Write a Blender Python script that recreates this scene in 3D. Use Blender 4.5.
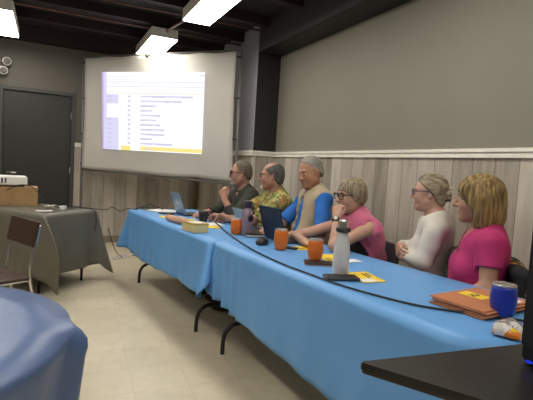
import bpy, bmesh, math, random
import numpy as np
from mathutils import Vector, Matrix
random.seed(7); rng = np.random.default_rng(7)
PI = math.pi
SC = bpy.context.scene
COL = SC.collection
for o in list(bpy.data.objects): bpy.data.objects.remove(o)

# ---------------------------------------------------------------- camera, world, exposure
cam_d = bpy.data.cameras.new('camera'); cam = bpy.data.objects.new('camera', cam_d); COL.objects.link(cam)
cam_d.sensor_width = 36.0; cam_d.lens = 30.373; cam_d.clip_start = 0.02
R_ = (0.89828334, -0.43528284, 0.06013226); U_ = (-0.02420177, 0.08762858, 0.99585918); F_ = (0.43874972, 0.89601902, -0.06818068)
cam.matrix_world = Matrix(((R_[0], U_[0], -F_[0], 0), (R_[1], U_[1], -F_[1], 0), (R_[2], U_[2], -F_[2], 1.2551), (0, 0, 0, 1)))
SC.camera = cam
W_ = bpy.data.worlds.new('world'); SC.world = W_; W_.use_nodes = True
W_.node_tree.nodes['Background'].inputs[0].default_value = (0.9, 0.9, 1.0, 1); W_.node_tree.nodes['Background'].inputs[1].default_value = 0.03
SC.view_settings.view_transform = 'Standard'; SC.view_settings.look = 'None'
SC.view_settings.gamma = 1.0; SC.view_settings.use_curve_mapping = False
SC.view_settings.exposure = 0.0
LAMP = 19.5           # radiance of the fluorescent diffusers
SCREEN_GLOW = 1.15     # radiance of the projected picture

# ---------------------------------------------------------------- materials
def _new(name):
    m = bpy.data.materials.new(name); m.use_nodes = True
    nt = m.node_tree; return m, nt, nt.nodes['Principled BSDF']
def N(nt, t, **kw):
    n = nt.nodes.new(t)
    for k, v in kw.items(): setattr(n, k, v)
    return n
def ramp(nt, stops, interp='LINEAR'):
    r = N(nt, 'ShaderNodeValToRGB'); r.color_ramp.interpolation = interp
    e = r.color_ramp.elements
    while len(e) < len(stops): e.new(0.5)
    for i, (p, c) in enumerate(stops): e[i].position = p; e[i].color = (*c, 1)
    return r
def coords(nt, kind='Object', scale=(1, 1, 1)):
    t = N(nt, 'ShaderNodeTexCoord'); mp = N(nt, 'ShaderNodeMapping'); mp.inputs['Scale'].default_value = scale
    nt.links.new(t.outputs[kind], mp.inputs['Vector']); return mp.outputs['Vector']
def mat(name, c, rough=0.6, metal=0.0, var=0.12, nscale=12.0, stretch=(1, 1, 1), bump=0.0, bscale=None, spec=0.5, sheen=0.0, trans=0.0, coat=0.0, sss=0.0, c2=None, alpha=1.0):
    """plain procedural surface: a colour with soft noise variation and optional bump"""
    m, nt, b = _new(name)
    v = coords(nt, 'Object', stretch)
    n = N(nt, 'ShaderNodeTexNoise'); n.inputs['Scale'].default_value = nscale; n.inputs['Detail'].default_value = 5
    nt.links.new(v, n.inputs['Vector'])
    lo = tuple(x * (1 - var) for x in c); hi = tuple(min(1, x * (1 + var)) for x in (c2 or c))
    r = ramp(nt, [(0.3, lo), (0.7, hi)]); nt.links.new(n.outputs['Fac'], r.inputs['Fac'])
    nt.links.new(r.outputs['Color'], b.inputs['Base Color'])
    b.inputs['Roughness'].default_value = rough; b.inputs['Metallic'].default_value = metal
    b.inputs['Specular IOR Level'].default_value = spec
    b.inputs['Sheen Weight'].default_value = sheen; b.inputs['Transmission Weight'].default_value = trans; b.inputs['Coat Weight'].default_value = coat
    if alpha < 1: b.inputs['Alpha'].default_value = alpha
    if sss:
        b.inputs['Subsurface Weight'].default_value = sss; b.inputs['Subsurface Radius'].default_value = (0.012, 0.005, 0.003); b.inputs['Subsurface Scale'].default_value = 1.0
    if bump:
        n2 = N(nt, 'ShaderNodeTexNoise'); n2.inputs['Scale'].default_value = bscale or nscale * 3; n2.inputs['Detail'].default_value = 4
        nt.links.new(v, n2.inputs['Vector'])
        bp = N(nt, 'ShaderNodeBump'); bp.inputs['Strength'].default_value = bump; bp.inputs['Distance'].default_value = 0.02
        nt.links.new(n2.outputs['Fac'], bp.inputs['Height']); nt.links.new(bp.outputs['Normal'], b.inputs['Normal'])
    return m
def glow(name, c, s):
    m = bpy.data.materials.new(name); m.use_nodes = True; nt = m.node_tree; nt.nodes.clear()
    e = N(nt, 'ShaderNodeEmission'); e.inputs[0].default_value = (*c, 1); e.inputs[1].default_value = s
    o = N(nt, 'ShaderNodeOutputMaterial'); nt.links.new(e.outputs[0], o.inputs[0]); return m
def math_(nt, op, a, b=None):
    n = N(nt, 'ShaderNodeMath', operation=op)
    for i, x in enumerate((a, b)):
        if x is None: continue
        if isinstance(x, (int, float)): n.inputs[i].default_value = x
        else: nt.links.new(x, n.inputs[i])
    return n.outputs[0]

def plank_mat():
    m, nt, b = _new('whitewashed_planks')
    g = N(nt, 'ShaderNodeNewGeometry'); s = N(nt, 'ShaderNodeSeparateXYZ'); nt.links.new(g.outputs['Position'], s.inputs[0])
    a = math_(nt, 'DIVIDE', math_(nt, 'ADD', s.outputs[0], s.outputs[1]), 0.165)
    idx = math_(nt, 'FLOOR', a); fr = math_(nt, 'FRACT', a)
    wn = N(nt, 'ShaderNodeTexWhiteNoise', noise_dimensions='1D'); nt.links.new(idx, wn.inputs['W'])
    cb = N(nt, 'ShaderNodeCombineXYZ')
    nt.links.new(math_(nt, 'MULTIPLY', a, 1.8), cb.inputs[0]); nt.links.new(math_(nt, 'MULTIPLY', s.outputs[2], 1.5), cb.inputs[2]); nt.links.new(math_(nt, 'MULTIPLY', wn.outputs['Value'], 40), cb.inputs[1])
    n1 = N(nt, 'ShaderNodeTexNoise'); n1.inputs['Scale'].default_value = 1.6; n1.inputs['Detail'].default_value = 8; n1.inputs['Roughness'].default_value = 0.65; nt.links.new(cb.outputs[0], n1.inputs['Vector'])
    cb2 = N(nt, 'ShaderNodeCombineXYZ'); nt.links.new(math_(nt, 'MULTIPLY', a, 26.0), cb2.inputs[0]); nt.links.new(math_(nt, 'MULTIPLY', s.outputs[2], 3.0), cb2.inputs[2])
    n2 = N(nt, 'ShaderNodeTexNoise'); n2.inputs['Scale'].default_value = 1.0; n2.inputs['Detail'].default_value = 4; nt.links.new(cb2.outputs[0], n2.inputs['Vector'])
    mix = math_(nt, 'ADD', math_(nt, 'MULTIPLY', wn.outputs['Value'], 0.50), math_(nt, 'ADD', math_(nt, 'MULTIPLY', n1.outputs['Fac'], 0.62), math_(nt, 'MULTIPLY', n2.outputs['Fac'], 0.10)))
    r = ramp(nt, [(0.34, (0.25, 0.215, 0.172)), (0.60, (0.46, 0.405, 0.335)), (0.82, (0.60, 0.545, 0.465)), (1.0, (0.68, 0.63, 0.55))])
    nt.links.new(mix, r.inputs['Fac'])
    seam = math_(nt, 'LESS_THAN', fr, 0.026)
    mx = N(nt, 'ShaderNodeMix', data_type='RGBA'); nt.links.new(seam, mx.inputs[0]); nt.links.new(r.outputs[0], mx.inputs[6]); mx.inputs[7].default_value = (0.13, 0.115, 0.1, 1)
    nt.links.new(mx.outputs[2], b.inputs['Base Color']); b.inputs['Roughness'].default_value = 0.55
    return m
def floor_mat():
    m, nt, b = _new('beige_vinyl_tiles')
    g = N(nt, 'ShaderNodeNewGeometry'); s = N(nt, 'ShaderNodeSeparateXYZ')
    mp = N(nt, 'ShaderNodeMapping'); mp.inputs['Rotation'].default_value = (0, 0, 0.06); nt.links.new(g.outputs['Position'], mp.inputs[0]); nt.links.new(mp.outputs[0], s.inputs[0])
    ax = math_(nt, 'DIVIDE', s.outputs[0], 0.305); ay = math_(nt, 'DIVIDE', s.outputs[1], 0.305)
    cb = N(nt, 'ShaderNodeCombineXYZ'); nt.links.new(math_(nt, 'FLOOR', ax), cb.inputs[0]); nt.links.new(math_(nt, 'FLOOR', ay), cb.inputs[1])
    wn = N(nt, 'ShaderNodeTexWhiteNoise', noise_dimensions='2D'); nt.links.new(cb.outputs[0], wn.inputs['Vector'])
    n1 = N(nt, 'ShaderNodeTexNoise'); n1.inputs['Scale'].default_value = 9; n1.inputs['Detail'].default_value = 7; n1.inputs['Distortion'].default_value = 0.8; nt.links.new(g.outputs['Position'], n1.inputs['Vector'])
    f = math_(nt, 'ADD', math_(nt, 'MULTIPLY', wn.outputs['Value'], 0.22), math_(nt, 'MULTIPLY', n1.outputs['Fac'], 0.8))
    r = ramp(nt, [(0.25, (0.57, 0.495, 0.355)), (0.8, (0.70, 0.62, 0.46))]); nt.links.new(f, r.inputs['Fac'])
    sm = math_(nt, 'MAXIMUM', math_(nt, 'LESS_THAN', math_(nt, 'FRACT', ax), 0.012), math_(nt, 'LESS_THAN', math_(nt, 'FRACT', ay), 0.012))
    n3 = N(nt, 'ShaderNodeTexNoise'); n3.inputs['Scale'].default_value = 3; nt.links.new(g.outputs['Position'], n3.inputs['Vector'])
    sm = math_(nt, 'MULTIPLY', sm, math_(nt, 'MULTIPLY', n3.outputs['Fac'], 0.5))
    vo = N(nt, 'ShaderNodeTexVoronoi'); vo.inputs['Scale'].default_value = 2.3; nt.links.new(g.outputs['Position'], vo.inputs['Vector'])
    speck = math_(nt, 'LESS_THAN', vo.outputs['Distance'], 0.022)
    mx = N(nt, 'ShaderNodeMix', data_type='RGBA'); nt.links.new(math_(nt, 'MAXIMUM', sm, math_(nt, 'MULTIPLY', speck, 0.8)), mx.inputs[0]); nt.links.new(r.outputs[0], mx.inputs[6]); mx.inputs[7].default_value = (0.16, 0.13, 0.09, 1)
    nt.links.new(mx.outputs[2], b.inputs['Base Color']); b.inputs['Roughness'].default_value = 0.32
    n2 = N(nt, 'ShaderNodeTexNoise'); n2.inputs['Scale'].default_value = 5; nt.links.new(g.outputs['Position'], n2.inputs['Vector'])
    bp = N(nt, 'ShaderNodeBump'); bp.inputs['Strength'].default_value = 0.15; bp.inputs['Distance'].default_value = 0.02; nt.links.new(n2.outputs['Fac'], bp.inputs['Height']); nt.links.new(bp.outputs['Normal'], b.inputs['Normal'])
    return m
def print_mat(name, cols, scale, rough=0.8):
    """patterned cloth: patches of several colours"""
    m, nt, b = _new(name)
    v = coords(nt, 'Object')
    n0 = N(nt, 'ShaderNodeTexNoise'); n0.inputs['Scale'].default_value = scale * 0.8; n0.inputs['Detail'].default_value = 3; nt.links.new(v, n0.inputs['Vector'])
    mx = N(nt, 'ShaderNodeMix', data_type='RGBA'); mx.inputs[0].default_value = 0.08; nt.links.new(v, mx.inputs[6]); nt.links.new(n0.outputs['Color'], mx.inputs[7])
    vo = N(nt, 'ShaderNodeTexVoronoi'); vo.inputs['Scale'].default_value = scale; nt.links.new(mx.outputs[2], vo.inputs['Vector'])
    s = N(nt, 'ShaderNodeSeparateColor'); nt.links.new(vo.outputs['Color'], s.inputs[0])
    k = len(cols); r = ramp(nt, [(i / k, c) for i, c in enumerate(cols)], 'CONSTANT'); nt.links.new(s.outputs[0], r.inputs['Fac'])
    nt.links.new(r.outputs[0], b.inputs['Base Color']); b.inputs['Roughness'].default_value = rough
    return m
def hair_mat(name, c1, c2, stretch=(60, 60, 6), rough=0.55):
    m, nt, b = _new(name)
    v = coords(nt, 'Object', stretch)
    n = N(nt, 'ShaderNodeTexNoise'); n.inputs['Scale'].default_value = 1.0; n.inputs['Detail'].default_value = 6; nt.links.new(v, n.inputs['Vector'])
    r = ramp(nt, [(0.34, c1), (0.66, c2)]); nt.links.new(n.outputs['Fac'], r.inputs['Fac']); nt.links.new(r.outputs[0], b.inputs['Base Color'])
    b.inputs['Roughness'].default_value = rough; b.inputs['Specular IOR Level'].default_value = 0.3
    bp = N(nt, 'ShaderNodeBump'); bp.inputs['Strength'].default_value = 0.6; bp.inputs['Distance'].default_value = 0.01; nt.links.new(n.outputs['Fac'], bp.inputs['Height']); nt.links.new(bp.outputs['Normal'], b.inputs['Normal'])
    return m

M = dict(
    plank=plank_mat(), floor=floor_mat(),
    paint=mat('greige_wall_paint', (0.245, 0.224, 0.178), 0.6, var=0.04, nscale=2, bump=0.03, bscale=120),
    farpaint=mat('dark_taupe_wall_paint', (0.125, 0.112, 0.092), 0.6, var=0.05, nscale=2), jogtint=mat('grey_wall_screen_glow_tint', (0.235, 0.225, 0.245), 0.6, var=0.05, nscale=2),  # jog wall: bluish glow of the projected picture mixed into its grey
    blackpaint=mat('black_paint', (0.016, 0.016, 0.015), 0.55, var=0.1),
    darkpaint=mat('charcoal_ceiling_paint', (0.011, 0.007, 0.007), 0.8, var=0.2, nscale=3),
    joist=mat('dark_red_brown_joist', (0.018, 0.005, 0.005), 0.7, var=0.3, nscale=6),
    conduit=mat('brown_painted_conduit', (0.13, 0.06, 0.05), 0.5, var=0.2),
    rail=mat('off_white_moulding', (0.88, 0.84, 0.74), 0.4, var=0.05),
    base=mat('brown_baseboard', (0.22, 0.18, 0.13), 0.6),
    door=mat('dark_green_black_door_paint', (0.024, 0.025, 0.022), 0.45, var=0.1),
    doorframe=mat('dark_grey_door_frame', (0.05, 0.05, 0.045), 0.45, var=0.1),
    steel=mat('brushed_steel', (0.62, 0.6, 0.57), 0.28, 1.0, var=0.08, nscale=30),
    chrome=mat('chrome_tube', (0.75, 0.74, 0.72), 0.18, 1.0, var=0.05),
    darkmetal=mat('black_metal', (0.012, 0.012, 0.012), 0.4, var=0.2),
    greypole=mat('grey_pole', (0.17, 0.16, 0.15), 0.45, var=0.1),
    white=mat('white_plastic', (0.72, 0.70, 0.65), 0.45, var=0.04),
    paper=mat('white_paper', (0.80, 0.79, 0.76), 0.8, var=0.04),
    yellow=mat('yellow_card', (0.86, 0.62, 0.04), 0.6, var=0.05),
    black=mat('black_plastic', (0.012, 0.012, 0.013), 0.4, var=0.2),
    matteblack=mat('matte_black_cabinet', (0.006, 0.006, 0.006), 0.75, var=0.2, spec=0.2),
    rubber=mat('black_rubber', (0.014, 0.014, 0.014), 0.6, var=0.2),
    screen=mat('projection_screen_cloth', (0.56, 0.53, 0.475), 0.7, var=0.03, nscale=3, bump=0.12, bscale=6),
    blue=mat('sky_blue_tablecloth', (0.135, 0.36, 0.72), 0.42, var=0.05, nscale=4, bump=0.12, bscale=9, spec=0.4),
    peri=mat('periwinkle_plastic_tablecloth', (0.098, 0.155, 0.315), 0.38, var=0.06, nscale=4, bump=0.22, bscale=7),
    greycloth=mat('grey_plastic_tablecloth', (0.13, 0.12, 0.092), 0.36, var=0.08, nscale=5, bump=0.2, bscale=7),
    cardboard=mat('brown_cardboard', (0.36, 0.22, 0.10), 0.8, var=0.12, nscale=8),
    wood=mat('brown_wood', (0.20, 0.115, 0.05), 0.6, var=0.25, nscale=4, stretch=(8, 8, 1)),
    tabletop=mat('grey_folding_table_top', (0.45, 0.43, 0.40), 0.6),
    blacktop=mat('black_wood_grain_table_top', (0.019, 0.0175, 0.0155), 0.42, var=0.35, nscale=6, stretch=(2, 14, 2)),
    blackrim=mat('black_table_edge_band', (0.012, 0.011, 0.01), 0.4, var=0.2),
    brownseat=mat('brown_seat_shell', (0.052, 0.026, 0.017), 0.38, var=0.12),
    orange=mat('orange_powder_coat', (0.78, 0.17, 0.015), 0.4, var=0.05, bump=0.05, bscale=200),
    cupblue=mat('royal_blue_powder_coat', (0.012, 0.035, 0.36), 0.35, var=0.05),
    clear=mat('clear_lid', (0.50, 0.48, 0.45), 0.15, var=0.05, trans=0.35),
    mauve=mat('smoky_mauve_bottle', (0.34, 0.25, 0.30), 0.25, var=0.08, trans=0.25),
    plum=mat('plum_lid', (0.055, 0.025, 0.05), 0.4),
    marble=mat('white_marbled_bottle', (0.72, 0.70, 0.67), 0.3, var=0.18, nscale=9, stretch=(1, 1, 0.4)),
    silver=mat('silver_blue_laptop_lid', (0.24, 0.33, 0.43), 0.35, 0.4, var=0.05),
    navy=mat('dark_navy_laptop_lid', (0.012, 0.018, 0.034), 0.45, var=0.1),
    folder=mat('terracotta_card_folder', (0.50, 0.19, 0.085), 0.7, var=0.08, nscale=10),
    buff=mat('pale_yellow_card_box', (0.70, 0.58, 0.28), 0.7, var=0.08),
    tan=mat('tan_leather', (0.55, 0.30, 0.19), 0.5, var=0.12, bump=0.1),
    espresso=mat('dark_brown_leather', (0.035, 0.02, 0.014), 0.45, var=0.2),
    glass=mat('lamp_glass', (0.75, 0.72, 0.66), 0.12, var=0.05),
    skin=mat('fair_skin', (0.52, 0.30, 0.215), 0.5, var=0.10, nscale=18, sss=0.10),
    skin_tan=mat('tanned_skin', (0.45, 0.235, 0.142), 0.5, var=0.10, nscale=18, sss=0.10),
    skin_red=mat('ruddy_skin', (0.46, 0.235, 0.165), 0.5, var=0.12, nscale=18, sss=0.10),
    lip=mat('lips', (0.36, 0.12, 0.10), 0.45), eyew=mat('eye_white', (0.72, 0.70, 0.67), 0.25, var=0.02), iris=mat('dark_iris', (0.03, 0.025, 0.02), 0.2),
    trousers=mat('dark_trousers', (0.022, 0.024, 0.03), 0.8), shoe=mat('black_shoe', (0.02, 0.018, 0.016), 0.45),
    lens=mat('spectacle_lens', (0.35, 0.34, 0.33), 0.05, alpha=0.10), darklens=mat('smoked_lens', (0.02, 0.016, 0.014), 0.12),
    plate=mat('dark_grey_plastic', (0.04, 0.04, 0.042), 0.45),
)

# ---------------------------------------------------------------- object helpers
def link(name, me, m=None, parent=None):
    o = bpy.data.objects.new(name, me); COL.objects.link(o)
    if parent is not None: o.parent = parent
    if m is not None:
        for x in (m if isinstance(m, (list, tuple)) else [m]): me.materials.append(x)
    return o
def tag(o, label=None, cat=None, group=None, kind=None):
    for k, v in (('label', label), ('category', cat), ('group', group), ('kind', kind)):
        if v: o[k] = v
    return o
def thing(name, label, cat, loc=(0, 0, 0), rz=0.0, group=None):
    o = bpy.data.objects.new(name, None); COL.objects.link(o); o.empty_display_size = 0.1
    o.location = loc; o.rotation_euler = (0, 0, rz); return tag(o, label, cat, group)
class MB:
    """collects shapes and links them as one mesh"""
    def __init__(s): s.v = []; s.f = []; s.mi = []; s.sm = []
    def add(s, vs, fs, mi=0, smooth=False):
        k = len(s.v); s.v += [tuple(map(float, v)) for v in vs]; s.f += [tuple(i + k for i in f) for f in fs]; s.mi += [mi] * len(fs); s.sm += [smooth] * len(fs); return s
    def box(s, lo, hi, bev=0.0, mi=0, seg=2, mtx=None):
        bm = bmesh.new(); bmesh.ops.create_cube(bm, size=1)
        lo, hi = Vector(lo), Vector(hi); c = (lo + hi) / 2; d = hi - lo
        for v in bm.verts: v.co = Vector((v.co.x * d.x, v.co.y * d.y, v.co.z * d.z)) + c
        if bev: bmesh.ops.bevel(bm, geom=bm.edges[:], offset=bev, segments=seg, affect='EDGES', profile=0.5)
        bm.verts.index_update()
        vs = [(mtx @ v.co) if mtx else v.co.copy() for v in bm.verts]; fs = [[v.index for v in f.verts] for f in bm.faces]; bm.free()
        return s.add(vs, fs, mi, False)
    def tube(s, pts, r, seg=8, closed=False, mi=0):
        P = [Vector(p) for p in pts]; n = len(P); rr = r if isinstance(r, (list, tuple)) else [r] * n
        T = []
        for i in range(n):
            a = P[(i - 1) % n] if (closed or i > 0) else P[i]; b = P[(i + 1) % n] if (closed or i < n - 1) else P[i]
            t = b - a; T.append(t.normalized() if t.length > 1e-9 else Vector((0, 0, 1)))
        u = T[0].orthogonal().normalized(); vs = []; fs = []
        for i in range(n):
            u = (u - T[i] * u.dot(T[i])); u = u.normalized() if u.length > 1e-6 else T[i].orthogonal().normalized()
            w = T[i].cross(u)
            for k in range(seg):
                a = 2 * PI * k / seg; vs.append(P[i] + (u * math.cos(a) + w * math.sin(a)) * rr[i])
        for i in range(n if closed else n - 1):
            j = (i + 1) % n
            for k in range(seg):
                l = (k + 1) % seg; fs.append((i * seg + k, i * seg + l, j * seg + l, j * seg + k))
        if not closed:
            fs.append(tuple(reversed(range(seg)))); fs.append(tuple((n - 1) * seg + k for k in range(seg)))
        return s.add(vs, fs, mi, True)
    def lathe(s, prof, seg=32, mi=0, c=(0, 0, 0)):
        vs = []; fs = []; n = len(prof)
        for r, z in prof:
            for k in range(seg):
                a = 2 * PI * k / seg; vs.append((c[0] + r * math.cos(a), c[1] + r * math.sin(a), c[2] + z))
        for i in range(n - 1):
            for k in range(seg):
                l = (k + 1) % seg; fs.append((i * seg + k, i * seg + l, (i + 1) * seg + l, (i + 1) * seg + k))
        if prof[0][0] > 1e-6: fs.append(tuple(reversed(range(seg))))
        if prof[-1][0] > 1e-6: fs.append(tuple((n - 1) * seg + k for k in range(seg)))
        return s.add(vs, fs, mi, True)
    def prism(s, poly, z0, z1, mi=0):
        n = len(poly); vs = [(x, y, z0) for x, y in poly] + [(x, y, z1) for x, y in poly]
        return s.add(vs, [tuple(reversed(range(n))), tuple(range(n, 2 * n))] + [(i, (i + 1) % n, n + (i + 1) % n, n + i) for i in range(n)], mi)
    def build(s, name, m, parent=None, mtx=None):
        me = bpy.data.meshes.new(name)
        vs = [tuple(mtx @ Vector(v)) for v in s.v] if mtx else s.v
        me.from_pydata(vs, [], s.f); me.update()
        me.polygons.foreach_set('use_smooth', s.sm); me.polygons.foreach_set('material_index', s.mi)
        o = link(name, me, m, parent)
        return o
def spline(pts, n=8, closed=False):
    P = [Vector(p) for p in pts]; out = []; L = len(P)
    for i in range(L if closed else L - 1):
        p0 = P[(i - 1) % L] if (closed or i > 0) else P[i]; p1 = P[i]; p2 = P[(i + 1) % L]; p3 = P[(i + 2) % L] if (closed or i + 2 < L) else p2
        for k in range(n):
            t = k / n
            out.append(0.5 * ((2 * p1) + (p2 - p0) * t + (2 * p0 - 5 * p1 + 4 * p2 - p3) * t * t + (3 * p1 - p0 - 3 * p2 + p3) * t ** 3))
    if not closed: out.append(P[-1])
    return out
def copy_tree(o, parent=None):
    c = o.copy(); COL.objects.link(c); c.parent = parent
    for ch in list(o.children): copy_tree(ch, c)
    return c
def struct(name, mb, m): return tag(mb.build(name, m), kind='structure')
# table frame: s = depth from the front edge towards the wall, al = run along the table row
TA = (0.79, 4.87); TN = (0.9945, 0.1044); TT = (0.1044, -0.9945)
def T(s, al, z=0.745): return Vector((TA[0] + TN[0] * s + TT[0] * al, TA[1] + TN[1] * s + TT[1] * al, z))
TROT = math.atan2(TN[1], TN[0])

# ---------------------------------------------------------------- the room
H_CEIL, WR, WF, JX, JY, HR = 2.98, 2.5286, 7.16, 2.2263, 4.9957, 1.472
XL, YB = -5.2, -3.2
struct('floor', MB().box((XL - .1, YB - .1, -0.1), (WR + .3, WF + .3, 0)), M['floor'])
struct('ceiling', MB().box((XL - .1, YB - .1, H_CEIL), (WR + .3, WF + .3, H_CEIL + .1)), M['darkpaint'])
def wall(name, lo, hi, dado=True):
    mb = MB()
    if dado: mb.box(lo, (hi[0], hi[1], 1.42), mi=1); mb.box((lo[0], lo[1], 1.42), hi)
    else: mb.box(lo, hi)
    return struct(name, mb, [M['paint'], M['plank']])
wall('wall_right', (WR, YB, 0), (WR + .15, WF + .15, H_CEIL))
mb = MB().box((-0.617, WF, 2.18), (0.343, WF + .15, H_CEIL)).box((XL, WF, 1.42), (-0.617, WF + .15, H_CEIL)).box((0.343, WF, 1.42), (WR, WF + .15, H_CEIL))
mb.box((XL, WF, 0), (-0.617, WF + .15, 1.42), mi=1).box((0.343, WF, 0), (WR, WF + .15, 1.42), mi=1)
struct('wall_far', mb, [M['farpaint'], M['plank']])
wall('wall_left', (XL - .1, YB, 0), (XL, WF + .15, H_CEIL))
wall('wall_back', (XL, YB - .1, 0), (WR, YB, H_CEIL))
# boxed-out corner: black front face, grey side face with the screen's bluish glow painted in, planked below
mb = MB().box((JX, JY + .004, 1.42), (WR, WF, H_CEIL), mi=0).box((JX, JY, 0), (WR, WF, 1.42), mi=1).box((JX + .001, JY, 1.42), (WR, JY + .004, 2.64), mi=2)
struct('wall_corner', mb, [M['jogtint'], M['plank'], M['blackpaint']])
struct('ceiling_beam', MB().box((JX, YB, 2.6384), (WR, JY + .004, H_CEIL)), M['blackpaint'])
def rail(name, a, b, nx, ny):
    """two-step chair rail between a and b standing off the wall along (nx, ny)"""
    mb = MB()
    for z0, z1, d in ((1.412, 1.438, .018), (1.436, 1.450, .012), (1.448, 1.472, .026)):
        p = [a, b, (b[0] + nx * d, b[1] + ny * d), (a[0] + nx * d, a[1] + ny * d)]
        if (p[1][0] - p[0][0]) * (p[2][1] - p[0][1]) - (p[1][1] - p[0][1]) * (p[2][0] - p[0][0]) < 0: p = p[::-1]
        mb.prism(p, z0, z1)
    return struct(name, mb, M['rail'])
rail('trim_1', (WR, YB), (WR, JY - .026), -1, 0); rail('trim_2', (JX - .026, JY), (WR, JY), 0, -1)
rail('trim_3', (JX, JY), (JX, WF), -1, 0); rail('trim_4', (0.343, WF), (JX - .026, WF), 0, -1); rail('trim_5', (XL, WF), (-.617, WF), 0, -1)
struct('baseboard_far', MB().box((0.343, WF - .012, 0), (JX, WF, .10)), M['base'])
struct('baseboard_right', MB().box((WR - .012, YB, 0), (WR, JY, .10)), M['base'])
struct('baseboard_corner', MB().box((JX - .012, JY, 0), (JX, WF - .012, .10)), M['base'])
# door in the far wall
d = struct('door_1', MB().box((-0.567, WF + .02, .01), (0.293, WF + .065, 2.13), .003), M['door'])
MB().box((-0.617, WF - .018, 0), (-0.567, WF + .14, 2.18)).box((0.293, WF - .018, 0), (0.343, WF + .14, 2.18)).box((-0.567, WF - .018, 2.13), (0.293, WF + .14, 2.18)).build('door_frame', M['doorframe'], d)
for z in (1.85, 1.06, .3): MB().tube([(0.290, WF + .012, z - .05), (0.290, WF + .012, z + .05)], .008).build('hinge', M['steel'], d)
mb = MB(); mb.tube([(-.50, WF + .02, 1.0), (-.50, WF - .03, 1.0)], .014); mb.tube([(-.50, WF - .03, 1.0), (-.39, WF - .03, 1.0)], .010)
mb.build('door_handle', M['steel'], d)
# ceiling joists running across the room, conduits, lamps
for i, y in enumerate((7.0, 6.25, 5.52, 4.78, 4.03, 3.28, 2.53, 1.78)):
    o = MB().box((XL, y - .045, 2.875), (JX, y + .045, H_CEIL)).build('ceiling_joist', M['joist'])
    tag(o, 'dark reddish-brown joist running across the dark ceiling above the projection screen and table', 'joist', 'joists under the dark ceiling')
o = MB().box((XL, WF - .16, 2.80), (JX, WF, H_CEIL)).build('ceiling_joist', M['joist']); tag(o, 'deep dark header along the top of the far wall above the door', 'joist')
o = MB().tube([(XL, 5.66, 2.85), (1.0, 5.60, 2.85), (JX, 5.58, 2.85)], .012).build('conduit', M['conduit']); tag(o, 'thin brown conduit across the ceiling in front of the small far lamp', 'conduit')
o = MB().tube([(1.21, 5.42, 2.80), (1.33, 4.60, 2.80)], .014).build('conduit', M['conduit']); tag(o, 'short brown conduit linking the two hanging lamps near the screen', 'conduit')
o = MB().tube([(-.2, 4.95, 2.85), (JX, 4.87, 2.85)], .010).build('conduit', M['conduit']); tag(o, 'thin brown conduit across the ceiling behind the nearer lamp', 'conduit')
GLOW = glow('fluorescent_diffuser', (1.0, 0.955, 0.87), LAMP)
def lamp(x0, y0, x1, y1, label):
    t = thing('ceiling_lamp', label, 'ceiling lamp', ((x0 + x1) / 2, (y0 + y1) / 2, 2.705), 0, 'box lamps on the ceiling')
    w, l = (x1 - x0) / 2, (y1 - y0) / 2
    mb = MB().box((-w, -l, .012), (w, l, .12), .004); mb.build('housing', M['white'], t)
    mb = MB().box((-w + .008, -l + .008, 0), (w - .008, l - .008, .014)); mb.build('diffuser', GLOW, t)
    return t
lamp(1.04, 5.40, 1.35, 6.46, 'white box lamp hanging just in front of the projection screen')
lamp(1.19, 3.52, 1.48, 4.62, 'white box lamp over the near half of the table, second from the screen')
lamp(-.66, 5.45, -.36, 6.58, 'white box lamp on the ceiling near the door, at the left edge')
for x, y in ((-.70, 3.5), (-.70, 1.1), (-.70, -1.2), (1.28, 1.5), (1.28, -.8), (-2.6, 3.5), (-2.6, 1.0)): lamp(x, y, x + .30, y + 1.14, 'white box lamp on the ceiling in the rows behind the camera')
# emergency light beside the door
t = thing('emergency_light', 'twin-head emergency light on the wall above the door corner', 'emergency light', (-.60, WF, 2.36))
MB().box((-.22, -.06, -.02), (-.01, 0, .15), .012).build('case', M['white'], t)
for dx, dz in ((.070, .13), (.030, .005)):
    h_ = MB(); a = Vector((dx, -.075, dz)); ax = Vector((.35, -.9, -.15)).normalized(); q = ax.to_track_quat('Z', 'Y').to_matrix().to_4x4(); q.translation = a
    h_.lathe([(.015, -.06), (.045, -.035), (.056, 0), (.056, .02), (.048, .022)], 24); hd = h_.build('lamp_head', M['white'], t, q)
    MB().lathe([(.0, .032), (.022, .030), (.038, .026), (.0455, .0225), (.046, .018)], 24).build('lamp_lens', M['greypole'], hd, q)
    MB().tube([(dx, -.03, dz), tuple(a - ax * .04)], .012).build('swivel', M['white'], t)

# ---------------------------------------------------------------- projection screen on a free-standing frame
TL = Vector((.43, 6.92, 2.65)); ex = Vector((2.015 - .43, 5.185 - 6.92, -.005)); SWD = ex.length; ex.normalize(); SHT = 1.50
ey = Vector((.007, 0, -1)).normalized(); nrm = ex.cross(ey); nrm.normalize()
if nrm.y > 0: nrm = -nrm
sc = thing('projection_screen', 'large white projection screen on a grey pole frame, showing a spreadsheet', 'projection screen', (1.22, 6.05, 0))
off = Vector((1.22, 6.05, 0))
def sp(x, y, d=0.0): return TL + ex * x + ey * y + nrm * d - off
def warp(x, y):
    u, v = x / SWD, y / SHT
    return .012 * math.sin(9 * u + 2 * v) * (v ** 2) + .008 * math.sin(23 * u) * (v ** 4) - .02 * math.sin(PI * u) * math.sin(PI * v) * 0.4
nx_, ny_ = 48, 32; vs = []; fs = []
for j in range(ny_ + 1):
    for i in range(nx_ + 1):
        u, v = i / nx_, j / ny_
        sag = .045 * v + .03 * u + .008 * math.sin(14 * u) * (v > .9)
        bow = .020 * math.sin(PI * v) * (1 - u) - .012 * math.sin(PI * v) * u
        x = u * SWD + bow + .02 * v * u; y = v * (SHT - .005) + sag * v * .9 + .006 * math.sin(30 * u) * (1 - v) ** 6
        vs.append(sp(x, y, warp(x, y)))
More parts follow.
